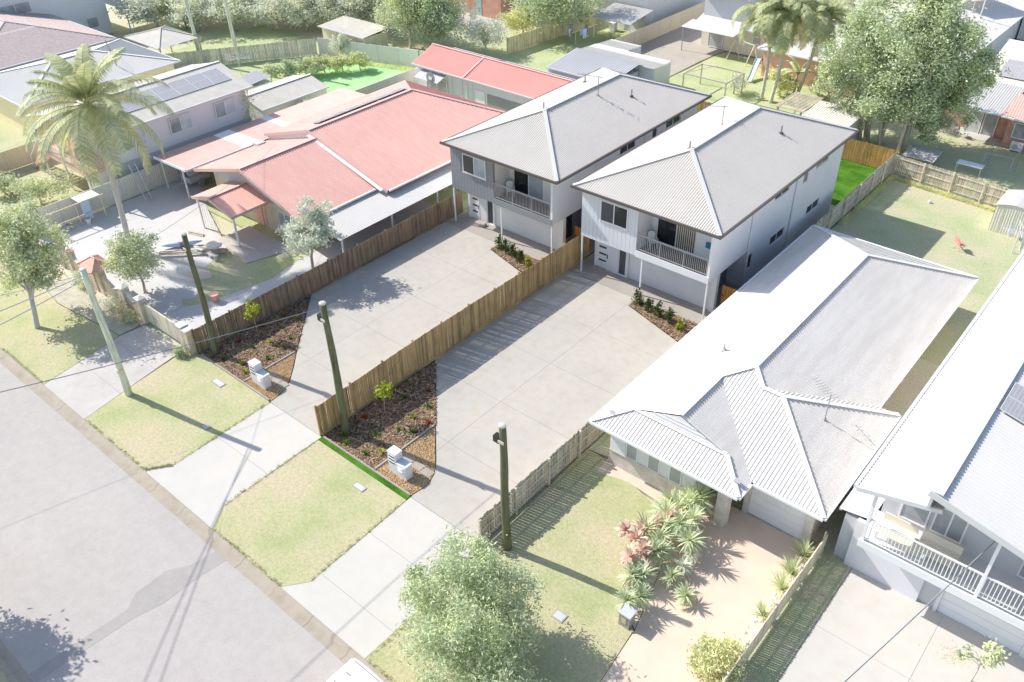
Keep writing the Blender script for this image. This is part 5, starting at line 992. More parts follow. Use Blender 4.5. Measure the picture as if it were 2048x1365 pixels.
# ---------------------------------------------------------------- red-roofed house
def red_house():
    t = thing('house', (-50,30,0), 'brick house with long pink-red metal roofs and small porch gable', 'house')
    R0,R1 = (-50.6,29.2,4.6),(-50.6,36.3,4.6); S0,S1 = (-51.4,36.0,5.0),(-51.4,46.8,5.0)
    corr([(-57,29.2,2.75),R0,R1,(-57,36.3,2.75)], .22, .036).build('roof_slope', 'roof_red_faded_sun', t); corr([(-44.1,29.2,2.55),(-44.1,36.3,2.55),R1,R0], .22, .036).build('roof_slope', 'roof_red', t)
    corr([(-57.3,36.0,3.2),S0,S1,(-57.3,51.5,3.2)], .22, .036).build('roof_slope', 'roof_red_faded_sun', t); corr([(-43,36.0,2.65),(-43,52.5,2.65),S1,S0], .22, .036).build('roof_slope', 'roof_red', t); corr([(-43,52.5,2.65),(-57.3,51.5,3.2),S1], .22, .036).build('roof_slope', 'roof_red_deep', t)
    caps(t, [(R0,R1),(S0,S1),(S1,(-43,52.5,2.65))], 'roof_red_cap', .28)
    for p, q_ in (((-57,29.18,2.7),(-50.6,29.18,4.55)),((-50.6,29.18,4.55),(-44.1,29.18,2.5)),((-57.3,35.98,3.15),(-51.4,35.98,4.95)),((-51.4,35.98,4.95),(-43,35.98,2.6))): MB().bar(p, q_, .06, .24).build('barge_board', 'roof_red_cap', t)
    MB().bar((-51.2,35.85,4.75),(-43.4,35.85,2.62), .35, .05).build('flashing', 'pale_white', t)
    gutters(t, [((-44.1,29.2,2.55),(-44.1,36,2.55)),((-43,36.1,2.65),(-43,52.5,2.65))], 'pale_white')
    F = ((-55.6,30.0,0),(1,0,0),(0,-1,0)); ws = [(7.4,9.0,.7,1.9)]; wall(F, 10.6, -.02, 2.45, .2, ws).build('front_wall', 'brick_tan', t); window(t, F, *ws[0], 1, 'pale_white', 'pale_glass', .07, .08, sill=True)
    MB().fbox(F, 4.6,5.6,.05,2.1,.003,.05).build('front_door', 'pale_terracotta', t); MB().fbox(F, 5.75,6.0,.2,2.0,.003,.03).build('door_sidelight', 'pale_terracotta', t)
    MB().poly([(-55.6,29.98,2.46),(-45.0,29.98,2.46),(-45.0,29.98,2.75),(-50.6,29.98,4.5),(-55.6,29.98,3.05)]).build('gable_wall', 'pale_wall_grey', t)
    MB().box(-45.2,-45.0,30.2,52,-.02,2.6).build('side_wall', 'pale_wall', t); MB().box(-55.6,-55.4,30.2,51,-.02,2.7).build('side_wall', 'pale_wall', t); MB().box(-55.4,-45.2,51.2,51.4,-.02,2.6).build('rear_wall', 'pale_wall', t)
    P0,P1 = (-51.3,26.8,3.05),(-51.3,30.0,3.05); corr([(-53.6,26.8,2.5),P0,P1,(-53.6,30,2.5)], .18, .022).build('porch_roof', 'roof_red_faded_sun', t); corr([(-48.7,26.8,2.45),(-48.7,30,2.45),P1,P0], .18, .022).build('porch_roof', 'roof_red', t); caps(t, [(P0,P1)], 'roof_red_cap', .22)
    for p, q_ in (((-53.6,26.78,2.45),(-51.3,26.78,3.0)),((-51.3,26.78,3.0),(-48.7,26.78,2.4)),((-48.68,26.8,2.42),(-48.68,30,2.42))): MB().bar(p, q_, .05, .2).build('barge_board', 'roof_red_cap', t)
    for x in (-53.3,-48.95): MB().box(x-.06,x+.06,26.95,27.07,0,2.45).build('porch_post', 'pale_white', t)
    for k in range(8): MB().tube([(-53.2+k*.3,27.0,.3),(-53.2+k*.3,27.0,2.2)], .01, 4).build('trellis_wire', 'pale_gutter', t)
    solar(t, (-53.05,37.6,4.55), (0,1,0), (5.9,0,1.8), 6, 1, 1.55, 1.0, off=.1)
    MB().poly([(-57.0,36.1,2.0),(-43.2,36.1,2.0),(-43.2,36.1,2.6),(-51.4,36.1,4.92),(-57.0,36.1,3.2)]).build('gable_wall', 'pale_wall', t)
    corr([(-44.0,29.8,2.35),(-41.0,29.8,2.05),(-41.0,44,2.05),(-44.0,44,2.35)], .2, .02).build('side_awning', 'roof_pale', t)
    for y in (30,34.5,39,43.5): MB().box(-41.2,-41.1,y,y+.1,0,2.0).build('awning_post', 'pale_white', t)
    return t
red_house()
def carport():
    t = thing('carport', (-59,29,0), 'flat pink sheet carport with white translucent strips beside the brick house', 'carport'); y = 28.6; k = 0
    while y < 47.4:
        w_ = .76; tr = k in (7,8,13); m = corr([(-61.5,y,2.7),(-57.05,y,2.85),(-57.05,y+w_,2.85),(-61.5,y+w_,2.7)], .19, .02, vdir=(1,0,0)); m.build('roof_sheet', 'pale_white' if tr else ('roof_red_faded_sun' if k < 14 else 'roof_red'), t); y += w_; k += 1
    MB().bar((-61.5,28.57,2.68),(-57.05,28.57,2.83),.06,.2).build('fascia', 'pale_white', t); MB().bar((-57.0,28.6,2.8),(-57.0,35.5,2.8),.12,.16).build('gutter', 'pale_grey', t)
    for yy in (28.9,33.5,38,42.5,47): MB().box(-61.3,-61.2,yy,yy+.1,0,2.66).build('post', 'pale_white', t)
    MB().box(-58.3,-58.2,28.9,29.0,0,2.75).build('post', 'pale_white', t)
    MB().box(-56.9,-56.2,34.5,35.3,2.9,3.1).build('box_duct', 'pale_grey', t)
carport()
# clutter under and before the carport
t = thing('trailer', (-60.2,30.3,0), 'small cluttered trailer parked under the pink carport', 'trailer'); MB().box(-60.9,-59.6,30.0,31.8,.4,.55).build('tray', 'pale_brown', t)
for s_ in ((-60.9,-60.86,30,31.8),(-59.64,-59.6,30,31.8),(-60.86,-59.64,30,30.04)): MB().box(*s_,.55,.9).build('side_board', 'pale_grey', t)
for yy in (-61.0,-59.55): MB().tube([(yy,30.9,.28),(yy+.14,30.9,.28)], .28, 14).build('wheel', 'pale_dark', t)
MB().bar((-60.25,30,.45),(-60.25,28.9,.4),.08,.08).build('drawbar', 'pale_grey', t); MB().box(-60.6,-60.0,30.4,31.2,.56,.95).build('crate', 'pale_white', t)
def kayak(x0, y0, x1, y1, label):
    t = thing('kayak', (x0,y0,0), label, 'kayak'); a_, b_ = Vector((x0,y0,.2)), Vector((x1,y1,.2)); n = 10
    MB().tube([a_.lerp(b_,i/n)+Vector((0,0,.06*abs(i/n-.5)*2)) for i in range(n+1)], [.02+.19*math.sin(math.pi*i/n)**.7 for i in range(n+1)], 10).build('hull', 'pale_blue', t, smooth=True); c = a_.lerp(b_,.5); MB().tube([c+Vector((0,0,.22)),c+Vector((0,0,.29))], [.24,.22], 12).build('cockpit', 'pale_grey', t)
kayak(-53.0,23.3,-51.3,25.6,'pale blue kayak lying at the edge of the left driveway')
for i, (p, q_, l_) in enumerate((((-52.6,23.0,.08),(-49.3,26.2,.08),'long grey timber beam lying beside the kayak'),((-52.2,22.7,.22),(-48.9,25.9,.22),'long grey timber beam lying nearest the front lawn'),((-53.6,25.9,.06),(-52.3,26.3,.06),'short brown timber sleeper on the left driveway'))):
    t = thing('timber_beam', p, l_, 'timber', 'loose timber by the kayak'); MB().bar(p, q_, .14, .12).build('beam', 'pale_brown', t); MB().bar(Vector(p)+Vector((.12,-.12,-.02)), Vector(q_)+Vector((.12,-.12,-.02)), .08, .06).build('batten', 'pale_timber', t)
t = thing('stone_table', (-49.6,25.5,0), 'pale round stone table on the front lawn by the porch post', 'table'); MB().tube([(-49.6,25.5,.0),(-49.6,25.5,.55)], [.2,.16], 10).build('pedestal', 'rock_pale', t); MB().tube([(-49.6,25.5,.55),(-49.6,25.5,.63)], .55, 18).build('table_top', 'rock_pale', t)
for i, (x,y) in enumerate(((-50.4,24.8),(-48.9,24.9))):
    t = thing('garden_bench', (x,y,0), ['pale curved stone seat nearest the kayak','pale curved stone seat nearest the front lawn'][i], 'stone seat', 'stone garden seats'); MB().prism([(x-.5,y-.15),(x,y-.28),(x+.5,y-.15),(x+.45,y+.12),(x,y+.0),(x-.45,y+.12)], .34, .42).build('seat', 'rock_pale', t)
    for o in (-.3,.3): MB().box(x+o-.08,x+o+.08,y-.16,y+.02,0,.34).build('support', 'rock_pale', t)
t = thing('terracotta_planter', (-44.2,21.9,0), 'terracotta planter standing on the drive beside the left fence', 'planter'); MB().tube([(-44.3,21.9,0),(-44.3,21.9,.5),(-44.3,21.9,.55)], [.2,.3,.32], 12).build('pot', 'pale_terracotta', t); MB().tube([(-44.3,21.9,.5),(-44.3,21.9,.52)], .26, 12).build('soil', 'pale_brown', t)
VG('sand_patch', [(-48.9,22.6),(-47.5,22.2),(-46.9,23.4),(-48.2,24.0)], 'bare_soil', .02)
# brick street wall with pillars and gate
t = thing('brick_wall', (-50,17.9,0), 'low tan brick street wall with pillars before the red-roofed house', 'wall')
px = [-56.0,-54.6,-51.4,-50.6,-47.7,-45.7]
for a_, b_ in zip(px, px[1:]):
    n = 6; m = MB(); f = lambda s_: 1.45-.45*math.sin(math.pi*s_); L = b_-a_-.5
    if L < .2: continue
    for i in range(n):
        x0_, x1_ = a_+.25+L*i/n, a_+.25+L*(i+1)/n; h0, h1 = f(i/n), f((i+1)/n); m.add([(x0_,17.82,0),(x1_,17.82,0),(x1_,18.0,0),(x0_,18.0,0),(x0_,17.82,h0),(x1_,17.82,h1),(x1_,18.0,h1),(x0_,18.0,h0)], [(4,5,6,7),(0,1,5,4),(1,2,6,5),(2,3,7,6),(3,0,4,7)])
    m.build('wall_panel', 'brick_tan', t); MB().bar((a_+.25,17.91,f(0)+.03),(a_+.25+L*.5,17.91,f(.5)+.03),.24,.05).bar((a_+.25+L*.5,17.91,f(.5)+.03),(b_-.25,17.91,f(1)+.03),.24,.05).build('coping', 'rock_pale', t)
for i, x in enumerate(px):
    h = 1.75 if x not in (-51.4,-50.6) else 2.05; p = MB().box(x-.24,x+.24,17.68,18.16,-.02,h).build('pillar', 'brick_tan', t)
    if x not in (-51.4,-50.6): MB().add([(x-.3,17.62,h),(x+.3,17.62,h),(x+.3,18.22,h),(x-.3,18.22,h),(x,17.92,h+.16)], [(0,1,4),(1,2,4),(2,3,4),(3,0,4),(3,2,1,0)]).build('pillar_cap', 'pale_terracotta' if i < 2 else 'rock_pale', p)
hp = [(-51.95,17.2,2.05),(-50.0,17.2,2.05),(-50.0,18.7,2.05),(-51.95,18.7,2.05)]; ra, rb = (-51.2,17.95,2.55),(-50.75,17.95,2.55); gt = thing('letterbox_roof', (-51,17.9,0), 'small red hipped roof over the twin brick gate pillars', 'gate roof')
for pl in ([hp[0],hp[1],rb,ra],[hp[1],hp[2],rb],[hp[2],hp[3],ra,rb],[hp[3],hp[0],ra]): corr(pl, .12, .015).build('roof_slope', 'roof_red', gt)
caps(gt, [(hp[0],ra),(hp[1],rb),(hp[2],rb),(hp[3],ra),(ra,rb)], 'roof_red_cap', .1, .02)
t = thing('sliding_gate', (-45.4,17.9,0), 'pale timber panelled sliding gate across the left driveway', 'gate'); me = ubox('pale_timber')
for i in range(5): inst(me, 'gate_panel', t, (-45.0+i*.82, 17.92, .1), (.79,.04,1.35))
MB().box(-45.45,-41.3,17.96,18.02,1.3,1.4).box(-45.45,-41.3,17.96,18.02,.15,.25).build('gate_rail', 'pale_timber', t)
for x, h in ((-41.15,1.7),(-40.65,1.6)):
    p = thing('gate_pillar', (x,17.9,0), 'tan brick gate pillar '+('beside the sliding gate end' if x < -41 else 'at the corner of the dark brown fence'), 'pillar', 'brick gate pillars'); MB().box(x-.22,x+.22,17.7,18.14,-.02,h).build('shaft', 'brick_tan', p); MB().box(x-.27,x+.27,17.65,18.19,h,h+.08).build('cap', 'rock_pale', p)
for i, (x,y,r,m_,l_) in enumerate(((-53.4,17.5,.55,'leaf_pale_grey','grey-green shrub with red flowers below the twin pillars'),(-52.3,17.3,.5,'leaf_pale','low green shrub below the twin gate pillars'),(-48.9,17.3,.6,'leaf_pale_grey','grey-green shrub midway along the brick wall'),(-47.2,17.2,.75,'leaf_dry','brownish shrub against the brick wall nearest the gate'),(-46.4,17.25,.5,'leaf_pale','small green shrub against the gate pillar'),(-40.9,17.3,.45,'leaf_pale','weedy green shrub at the foot of the corner pillar'))):
    tree('wall_shrub', (x,y), [(x,y,r*.7,r,r*.7,r*.75)], 900, .12, m_, 'bark_pale', l_, 200+i, r*.5, .03, cat='shrub', group='shrubs along the brick wall', nclump=26, ntips=6)
# sheet metal fences
def sheet_fence(label, pts, h, mat, post='pale_gutter', pitch=.19, depth=.03, seg=2.4, name='sheet_fence'):
    t = thing(name, (*pts[0],0), label, 'fence')
    for p, q_ in zip(pts, pts[1:]):
        p, q_ = Vector((*p,0)), Vector((*q_,0)); L = (q_-p).length; n = max(1, round(L/seg)); d = (q_-p)/L
        for i in range(n):
            a_, b_ = p+d*(L*i/n+.03), p+d*(L*(i+1)/n-.03); up_ = Vector((0,0,h))
            corr([a_+Vector((0,0,.02)),b_+Vector((0,0,.02)),b_+up_,a_+up_], pitch, depth).build('fence_sheet', mat, t); MB().bar(a_+Vector((0,0,h)),b_+Vector((0,0,h)),.05,.05).build('top_rail', mat, t)
        for i in range(n+1): c = p+d*(L*i/n); MB().box(c.x-.03,c.x+.03,c.y-.03,c.y+.03,-.05,h+.02).build('post', post, t)
sheet_fence('cream ribbed metal fence between the left driveway and white house', [(-62.0,18.4),(-62.0,61.8)], 1.8, 'sheet_cream'); sheet_fence('weathered silver ribbed fence behind the bright lawn', [(-77.6,57.6),(-65.6,61.2),(-62.1,62.0)], 1.8, 'sheet_silver')
sheet_fence('tan panel fence beside the dirt yard near the top of the picture', [(-51.6,75.6),(-51.4,97)], 1.8, 'sheet_tan', pitch=.6, depth=.01); sheet_fence('cream metal fence along the front yard of the white two-storey neighbour', [(-62.1,18.5),(-64.5,17.6),(-74,17.6)], 1.6, 'sheet_cream'); sheet_fence('tan metal fence behind the stairs of the white neighbour', [(-74.6,18),(-74.6,29)], 1.7, 'sheet_tan')
paling_fence('grey timber fence behind the long left back lawn', (-86.5,44.2), (-77.8,57.4), lambda f: 1.75, 'pale_paling', .15, .01, -1); paling_fence('pale yellowish paling fence beside the frangipani tree', (-61.2,70.2), (-59.6,88), lambda f: 1.75, 'pale_yellow_paling', .15, .012, -1)
# ---------------------------------------------------------------- white two-storey neighbour on the left
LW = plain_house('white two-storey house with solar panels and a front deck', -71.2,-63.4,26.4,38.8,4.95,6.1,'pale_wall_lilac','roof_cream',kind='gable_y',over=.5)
corr([(-63,24.0,4.95),(-63,25.95,4.95),(-67.3,25.95,6.1),(-67.3,24.0,6.1)],.2,.025).build('roof_slope','roof_cream',LW); corr([(-71.7,24.0,4.95),(-67.3,24.0,6.1),(-67.3,25.95,6.1),(-71.7,25.95,4.95)],.2,.025).build('roof_slope','roof_cream',LW)
MB().box(-63.38,-63.34,26.4,38.8,-.02,2.25).build('lower_wall', 'pale_wall_grey', LW)
F = ((-63.4,26.4,0),(0,1,0),(1,0,0))
for a_ in (.9,5.0,9.2): window(LW, F, a_,a_+2.0,3.1,4.4,1,'pale_white','pale_glass',.07,0,proud=.07, panes=('pale_glass','pale_glass_light'))
MB().box(-70.8,-63.3,23.9,26.38,2.2,2.4).build('deck', 'pale_terracotta', LW)
for x in (-70.6,-67,-63.5): MB().box(x-.06,x+.06,23.95,24.07,0,4.9).build('deck_post', 'pale_white', LW)
rl = MB().box(-70.8,-63.3,23.9,23.95,3.3,3.36).box(-63.35,-63.3,23.95,26.3,3.3,3.36).build('deck_rail', 'pale_green_metal', LW); me = ubox('pale_green_metal')
for k in range(46): inst(me, 'baluster', rl, (-70.7+k*.16,23.925,2.4), (.02,.02,.9))
for k in range(14): inst(me, 'baluster', rl, (-63.325,24.05+k*.16,2.4), (.02,.02,.9))
MB().box(-63.9,-63.4,24.3,26.2,0,2.18).build('under_deck_wall', 'sheet_cream', LW); window(LW, ((-71.2,26.4,0),(1,0,0),(0,-1,0)), 5.2,6.6,2.45,4.4,1,'pale_white','pale_glass_light',.06,0,proud=.06,name='sliding_door')
st = MB()
for k in range(9): st.box(-72.6-k*.02,-71.4,24.0+0,25.0,0,.01) if False else st.box(-71.2-k*.3,-70.85-k*.3,24.0,25.0,2.1-k*.24,2.16-k*.24)
st.bar((-70.8,24.0,2.2),(-73.6,24.0,.0),.05,.2).bar((-70.8,25.0,2.2),(-73.6,25.0,.0),.05,.2).build('stairs', 'pale_terracotta', LW); MB().tube([(-70.8,24.0,3.3),(-73.6,24.0,1.0)],.03,6).tube([(-73.6,24.0,0),(-73.6,24.0,1.0)],.03,6).build('stair_rail', 'pale_white', LW)
solar(LW, (-64.55,27.4,5.32), (0,1,0), (-4.4,0,1.15), 7, 2, 1.55, 1.0, off=.1)
rng = np.random.default_rng(8); tv = thing('wall_vine', (-63.2,38.9,0), 'climbing vine on the rear corner of the white neighbour house', 'vine'); leaf_mesh('leaves', np.stack([rng.normal(-63.1,.18,700), rng.normal(38.7,.35,700), rng.uniform(.3,4.9,700)],1), .16, 'leaf_pale_deep', tv, rng); MB().tube([(-63.15,38.8,0),(-63.2,38.6,2.5),(-63.15,38.9,4.8)], .03, 5).build('stem', 'bark_pale', tv)
t = thing('ladder', (-62,27.3,0), 'aluminium ladder leaning on the cream metal fence', 'ladder')
for y in (26.6,27.1): MB().bar((-60.6,y,0),(-62.0,y+.1,2.6),.05,.08).build('stile', 'pale_gutter', t)
for k in range(9): f = (k+.5)/9; MB().bar((-60.6-1.4*f,26.6+.1*f,2.6*f),(-60.6-1.4*f,27.1+.1*f,2.6*f),.03,.03).build('rung', 'pale_gutter', t)
def lean_to(x0, x1, y0, y1, h, label):
    t = thing('workbench_shelter', (x0,y0,0), label, 'shelter')
    for y in (y0,(y0+y1)/2,y1): MB().bar((x1,y,0),(x1-.1,y,h),.06,.06).build('post', 'pale_timber', t)
    MB().bar((x1-.1,y0-.4,h),(x1-.1,y1+.3,h),.06,.06).bar((x1,y0-.4,h*.45),(x1,y1,h*.45),.05,.05).build('rail', 'pale_timber', t); MB().box(x0,x1-.05,y1-1.6,y1,h+.04,h+.08).build('roof_board', 'pale_white', t); MB().box(x1-.1,x1-.06,y1-1.5,y1-.9,.2,h).build('blue_tarp', 'pale_blue', t)
lean_to(-61.9,-60.7,19.6,23.4,1.7,'timber lean-to with white board and blue tarp against the cream fence')
for i, (x,y,m_) in enumerate(((-60.9,20.6,'pale_grey'),(-60.7,22.0,'pale_white'))):
    t = thing('bucket', (x,y,0), ['grey tub standing under the timber lean-to','white bucket standing at the end of the timber lean-to'][i], 'bucket'); MB().tube([(x,y,0),(x,y,.4)], [.16,.21], 12, cap=False).tube([(x,y,0),(x,y,.02)], .16, 12).build('shell', m_, t); MB().tube([(x,y,.38),(x,y,.42)], .22, 12, cap=False).build('rim', m_, t)
# ---------------------------------------------------------------- houses, sheds behind on the left
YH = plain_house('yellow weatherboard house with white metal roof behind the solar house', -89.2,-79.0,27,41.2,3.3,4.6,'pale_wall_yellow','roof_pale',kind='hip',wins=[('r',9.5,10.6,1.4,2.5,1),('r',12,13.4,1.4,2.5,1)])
t = thing('roof_aerial_mast', (-80.6,36.5,3.6), 'thin stayed aerial mast on the white roof of the yellow house', 'mast'); MB().tube([(-80.6,36.5,3.4),(-80.9,36.2,6.2)], .05, 6).build('mast', 'pale_dark', t)
for dx, dy in ((1.2,.8),(-1.4,1.0),(.2,-1.4)): MB().tube([(-80.85,36.25,5.6),(-80.6+dx,36.5+dy,3.5)], .012, 4).build('stay', 'pale_dark', t)
def open_roof(label, x0, x1, y0, y1, h, rz, mat, post='pale_brown', name='patio_shelter', kind='hip'):
    t = thing(name, (x0,y0,0), label, 'shelter'); xm, ym = (x0+x1)/2, (y0+y1)/2
    if kind == 'hip':
        q_ = (xm,ym,rz); C_ = [(x0,y0,h),(x1,y0,h),(x1,y1,h),(x0,y1,h)]
        for i in range(4): corr([C_[i],C_[(i+1)%4],q_], .2, .02).build('roof_slope', mat, t)
        caps(t, [(c,q_) for c in C_], mat, .15)
    else: corr([(x0,y0,h),(x1,y0,h),(x1,y1,rz),(x0,y1,rz)], .2, .025).build('roof_sheet', mat, t)
    gutters(t, [((x0,y0,h),(x1,y0,h))], 'pale_gutter', .08, .1)
    for x in (x0+.2,x1-.2):
        for y in (y0+.2,y1-.2): MB().box(x-.06,x+.06,y-.06,y+.06,0,h-.02).build('post', post, t)
    return t
open_roof('hipped grey patio roof behind the yellow house', -91.8,-85.0,43.2,48.2,2.8,3.7,'roof_cream')
plain_house('brown tiled house at the left edge behind the coconut palm', -112,-90.2,27,40.8,3.5,5.6,'pale_wall_cream','tile_brown','tile_brown',kind='hip',tile=True)
plain_house('large pale house with strip window in the top left corner', -124,-104,26,47.8,6.6,8.0,'pale_wall','roof_pale',kind='hip',wins=[('r',8.5,13.5,4.2,5.4,2),('r',19,20.4,1,2.2,0)])
t = open_roof('grey hipped porch roof on blue-grey columns in the top left corner', -108,-100.5,48.2,54.0,3.2,4.4,'roof_cream','pale_blue','porch_shelter')
plain_house('cream metal garden shed with ridge roof behind the solar house', -68.9,-64.2,40.6,47.8,2.15,2.75,'sheet_cream','roof_cream',kind='gable_y',over=.15); plain_house('small dark-roofed shed behind the cream garden shed', -72.6,-70.2,41.8,46,2.0,2.4,'sheet_cream','roof_darkpale',kind='flat',over=.1)
plain_house('flat leaf-littered shed beside the silver fence', -79.2,-72.2,59.6,62.9,2.35,2.6,'pale_timber','roof_cream',kind='flat',over=.25,prof=('trap',.4,.02))
for i, (x,y) in enumerate(((-85.6,47.9),(-82.0,50.2))): 
    t = thing('power_pole', (x,y,0), ['tall pale power pole nearest the patio roof on the left','tall pale power pole standing at the grey timber fence'][i], 'pole', 'tall poles on the left'); MB().tube([(x,y,-.1),(x-.3,y-.1,13)], [.2,.15], 10).build('shaft', 'pole_pale', t); MB().box(x-1.1,x+.6,y-.2,y-.1,12.2,12.35).build('crossarm', 'pole_pale', t)
clothesline(-79.0,48.3,1.8,1.6,'rotary clothesline on the left back lawn near the grey fence', cloth=0, seed=3)
# red shed
RS = plain_house('long red-roofed white shed behind the red house', -60.3,-43.2,55.9,61.0,3.0,4.1,'pale_wall','roof_red_deep','roof_red_cap',kind='gable_x',over=.35)
MB().bar((-53.9,55.5,3.06),(-53.9,58.45,4.14),.14,.05).bar((-53.9,61.4,3.06),(-53.9,58.45,4.14),.14,.05).build('roof_joint', 'roof_red_cap', RS)
F = ((-60.3,55.9,0),(1,0,0),(0,-1,0)); window(RS, F, 1.2,4.0,.02,2.1,1,'pale_white','pale_glass',.08,0,proud=.06,name='sliding_door'); MB().fbox(F, 7.6,8.7,.02,2.1,.003,.06).build('side_door', 'pale_white', RS); MB().fbox(F, 9.0,13.5,.02,2.0,.003,.03).build('roller_opening', 'pale_dark', RS)
for x in (4.6,5.9,7.2): MB().fbox(F, x,x+.05,.0,2.8,.003,.03).build('batten', 'pale_gutter', RS)
for k in range(3): MB().add([(-59.5+k*1.05,55.88,2.65),(-58.5+k*1.05,55.88,2.65),(-58.5+k*1.05,54.6,2.2),(-59.5+k*1.05,54.6,2.2)], [(0,1,2,3)]).build('awning_panel', 'pale_grey', RS)
MB().tube([(-53.8,55.8,0),(-53.8,55.8,2.9)], .06, 6).build('downpipe', 'pale_white', RS)
t = thing('basketball_hoop', (-56.9,54.4,0), 'round basketball hoop on a dark post before the red shed', 'basketball hoop'); MB().tube([(-56.9,54.4,0),(-56.9,54.4,2.7)], .05, 8).build('post', 'pale_dark', t); MB().tube([(-56.9,54.28,2.7),(-56.9,54.32,2.7)], .55, 18).build('backboard', 'pale_dark', t); MB().box(-57.1,-56.7,54.24,54.27,2.55,2.85).build('target', 'pale_white', t); MB().tube([(-56.9,54.1,2.45),(-56.9,54.1,2.48)], .22, 12, cap=False).build('rim', 'pale_red', t)
t = thing('wading_pool', (-60.6,54.6,0), 'blue round wading tub beside the cream fence by the red shed', 'pool'); MB().tube([(-60.9,54.2,0),(-60.9,54.2,.45),(-60.9,54.2,.47)], [.75,.85,.7], 20).build('shell', 'pale_blue', t); MB().tube([(-60.9,54.2,.4),(-60.9,54.2,.475)], .68, 20).build('water', 'pale_white', t)
# ---------------------------------------------------------------- behind: sheds, houses at the top middle
plain_house('dark corrugated shed roof next to the red shed', -51.3,-43.9,64.8,69.4,2.1,2.7,'pale_wall_grey','roof_darkpale',kind='flat',over=.15,prof=('trap',.25,.04)); plain_house('cream corrugated shed with long roof beside the dirt yard', -51.3,-42.3,69.7,72.6,2.5,2.3,'sheet_white','roof_cream',kind='flat',over=.12,prof=('trap',.25,.03)); plain_house('small cream corrugated shed at the tan fence end', -51.0,-47.4,72.8,75.1,2.4,2.25,'sheet_white','roof_cream',kind='flat',over=.1,prof=('trap',.25,.03))
plain_house('white two-storey house with patio at the top centre', -66,-53.4,85,99,4.6,6.0,'pale_wall','roof_cream',kind='hip',wins=[('r',4,5.4,2.8,4.0,1)]); open_roof('stained white patio roof in front of the top centre house', -57.4,-52.2,80.3,84.9,2.35,2.9,'roof_pale','pale_white',kind='flat')
t = thing('washing_machine', (-57,83.9,0), 'white washing machine under the stained patio roof', 'washing machine'); MB().box(-57.3,-56.6,83.6,84.3,0,.95).build('cabinet', 'pale_white', t); MB().box(-57.3,-56.6,84.1,84.3,.95,1.1).build('control_panel', 'pale_grey', t)
clothesline(-57.3,77.2,1.9,1.9,'rotary clothesline full of washing on the shaded lawn', cloth=9, seed=4); clothesline(-71.8,75.8,1.9,1.7,'rotary clothesline with dark washing near the orange brick house', 'pale_dark', cloth=7, seed=5)
BB = plain_house('orange brick house with blue-green door at the top of the picture', -82,-70.0,79.2,90,5.2,6.6,'brick_orange','roof_cream',kind='hip',wins=[('f',9.4,11.2,3.2,4.4,1)]); MB().fbox(((-82,79.2,0),(1,0,0),(0,-1,0)), 8.0,8.9,.0,4.6,.003,.04).build('door_panel', 'pale_green_metal', BB)
m = MB()
for k in range(9): m.box(-69.6+k*.02,-68.2,79.4+k*.28,79.7+k*.28,k*.24,k*.24+.05)
m.build('stairs', 'pale_white', BB); slabs('back_patio', [(-76,75.2),(-66.5,75.2),(-66.5,79.1),(-76,79.1)], 'crossover_old', xs=[-71], z=.02)
plain_house('grey two-storey block with garage beside the dirt yard', -46.6,-41.6,86,96,5.6,6.6,'pale_wall_grey','tile_grey',kind='hip',tile=True); HF = plain_house('low cream house with grey tiled roof behind the palms', -46.2,-29,85.4,94,2.7,4.1,'pale_wall_cream','tile_grey','tile_grey',kind='gable_x',tile=True,over=.6,wins=[('f',.8,2.6,.1,2.2,0),('f',6,7,1.3,2.1,0)])
corr([(-47.2,82.4,2.55),(-41.0,82.4,2.55),(-41.0,84.75,2.75),(-47.2,84.75,2.75)], .3, .04, 'tile', swap=True).build('awning', 'tile_grey', HF); MB().tube([(-47.0,82.6,0),(-47.0,82.6,2.5)], .05, 6).build('awning_post', 'pale_dark', HF)
plain_house('white-roofed house with terracotta patio behind the palms', -36.5,-24,80.5,90,2.8,4.2,'pale_terracotta','roof_greywhite',kind='hip')
plain_house('small grey corrugated shed just behind the new honey fence', -26.4,-22.6,67.6,71.2,2.3,2.5,'pale_wall_grey','roof_greywhite',kind='flat',over=.15)
t = thing('slatted_pergola', (-29,68,0), 'weathered slatted pergola beside the small grey shed', 'pergola')
for x in (-28.9,-26.8):
    for y in (68.2,72): MB().box(x-.06,x+.06,y-.06,y+.06,0,2.3).build('post', 'pale_brown', t)
for x in (-28.9,-26.8): MB().box(x-.04,x+.04,68,72.2,2.3,2.42).build('beam', 'pale_brown', t)
for k in range(14): MB().box(-29.2,-26.6,68.0+k*.31,68.1+k*.31,2.425,2.47).build('slat', 'pale_timber', t)
t = thing('gazebo_frame', (-38,73,0), 'bare brown gazebo frame standing on the back lawn', 'gazebo frame'); gx0,gx1,gy0,gy1 = -40.1,-35.6,71.4,74.8; C_ = [(gx0,gy0),(gx1,gy0),(gx1,gy1),(gx0,gy1)]; ap = (-37.85,73.1,2.7)
for c in C_: MB().box(c[0]-.05,c[0]+.05,c[1]-.05,c[1]+.05,0,2.0).build('post', 'pale_brown', t); MB().tube([(*c,2.0),ap], .025, 5).build('rafter', 'pale_brown', t)
for p, q_ in zip(C_, C_[1:]+C_[:1]): MB().bar((*p,2.0),(*q_,2.0),.08,.1).build('beam', 'pale_brown', t)
t = thing('swing_set', (-40.5,82.5,0), 'timber and green swing frame at the edge of the back lawn', 'swing set')
for x, y in ((-41.2,83.4),(-38.6,82.6)): MB().bar((x-.5,y-.5,0),(x,y,2.1),.08,.08).bar((x+.5,y+.4,0),(x,y,2.1),.08,.08).build('a_frame', 'pale_timber', t)
MB().bar((-41.2,83.4,2.1),(-38.6,82.6,2.1),.09,.09).build('top_beam', 'pale_green_metal', t)
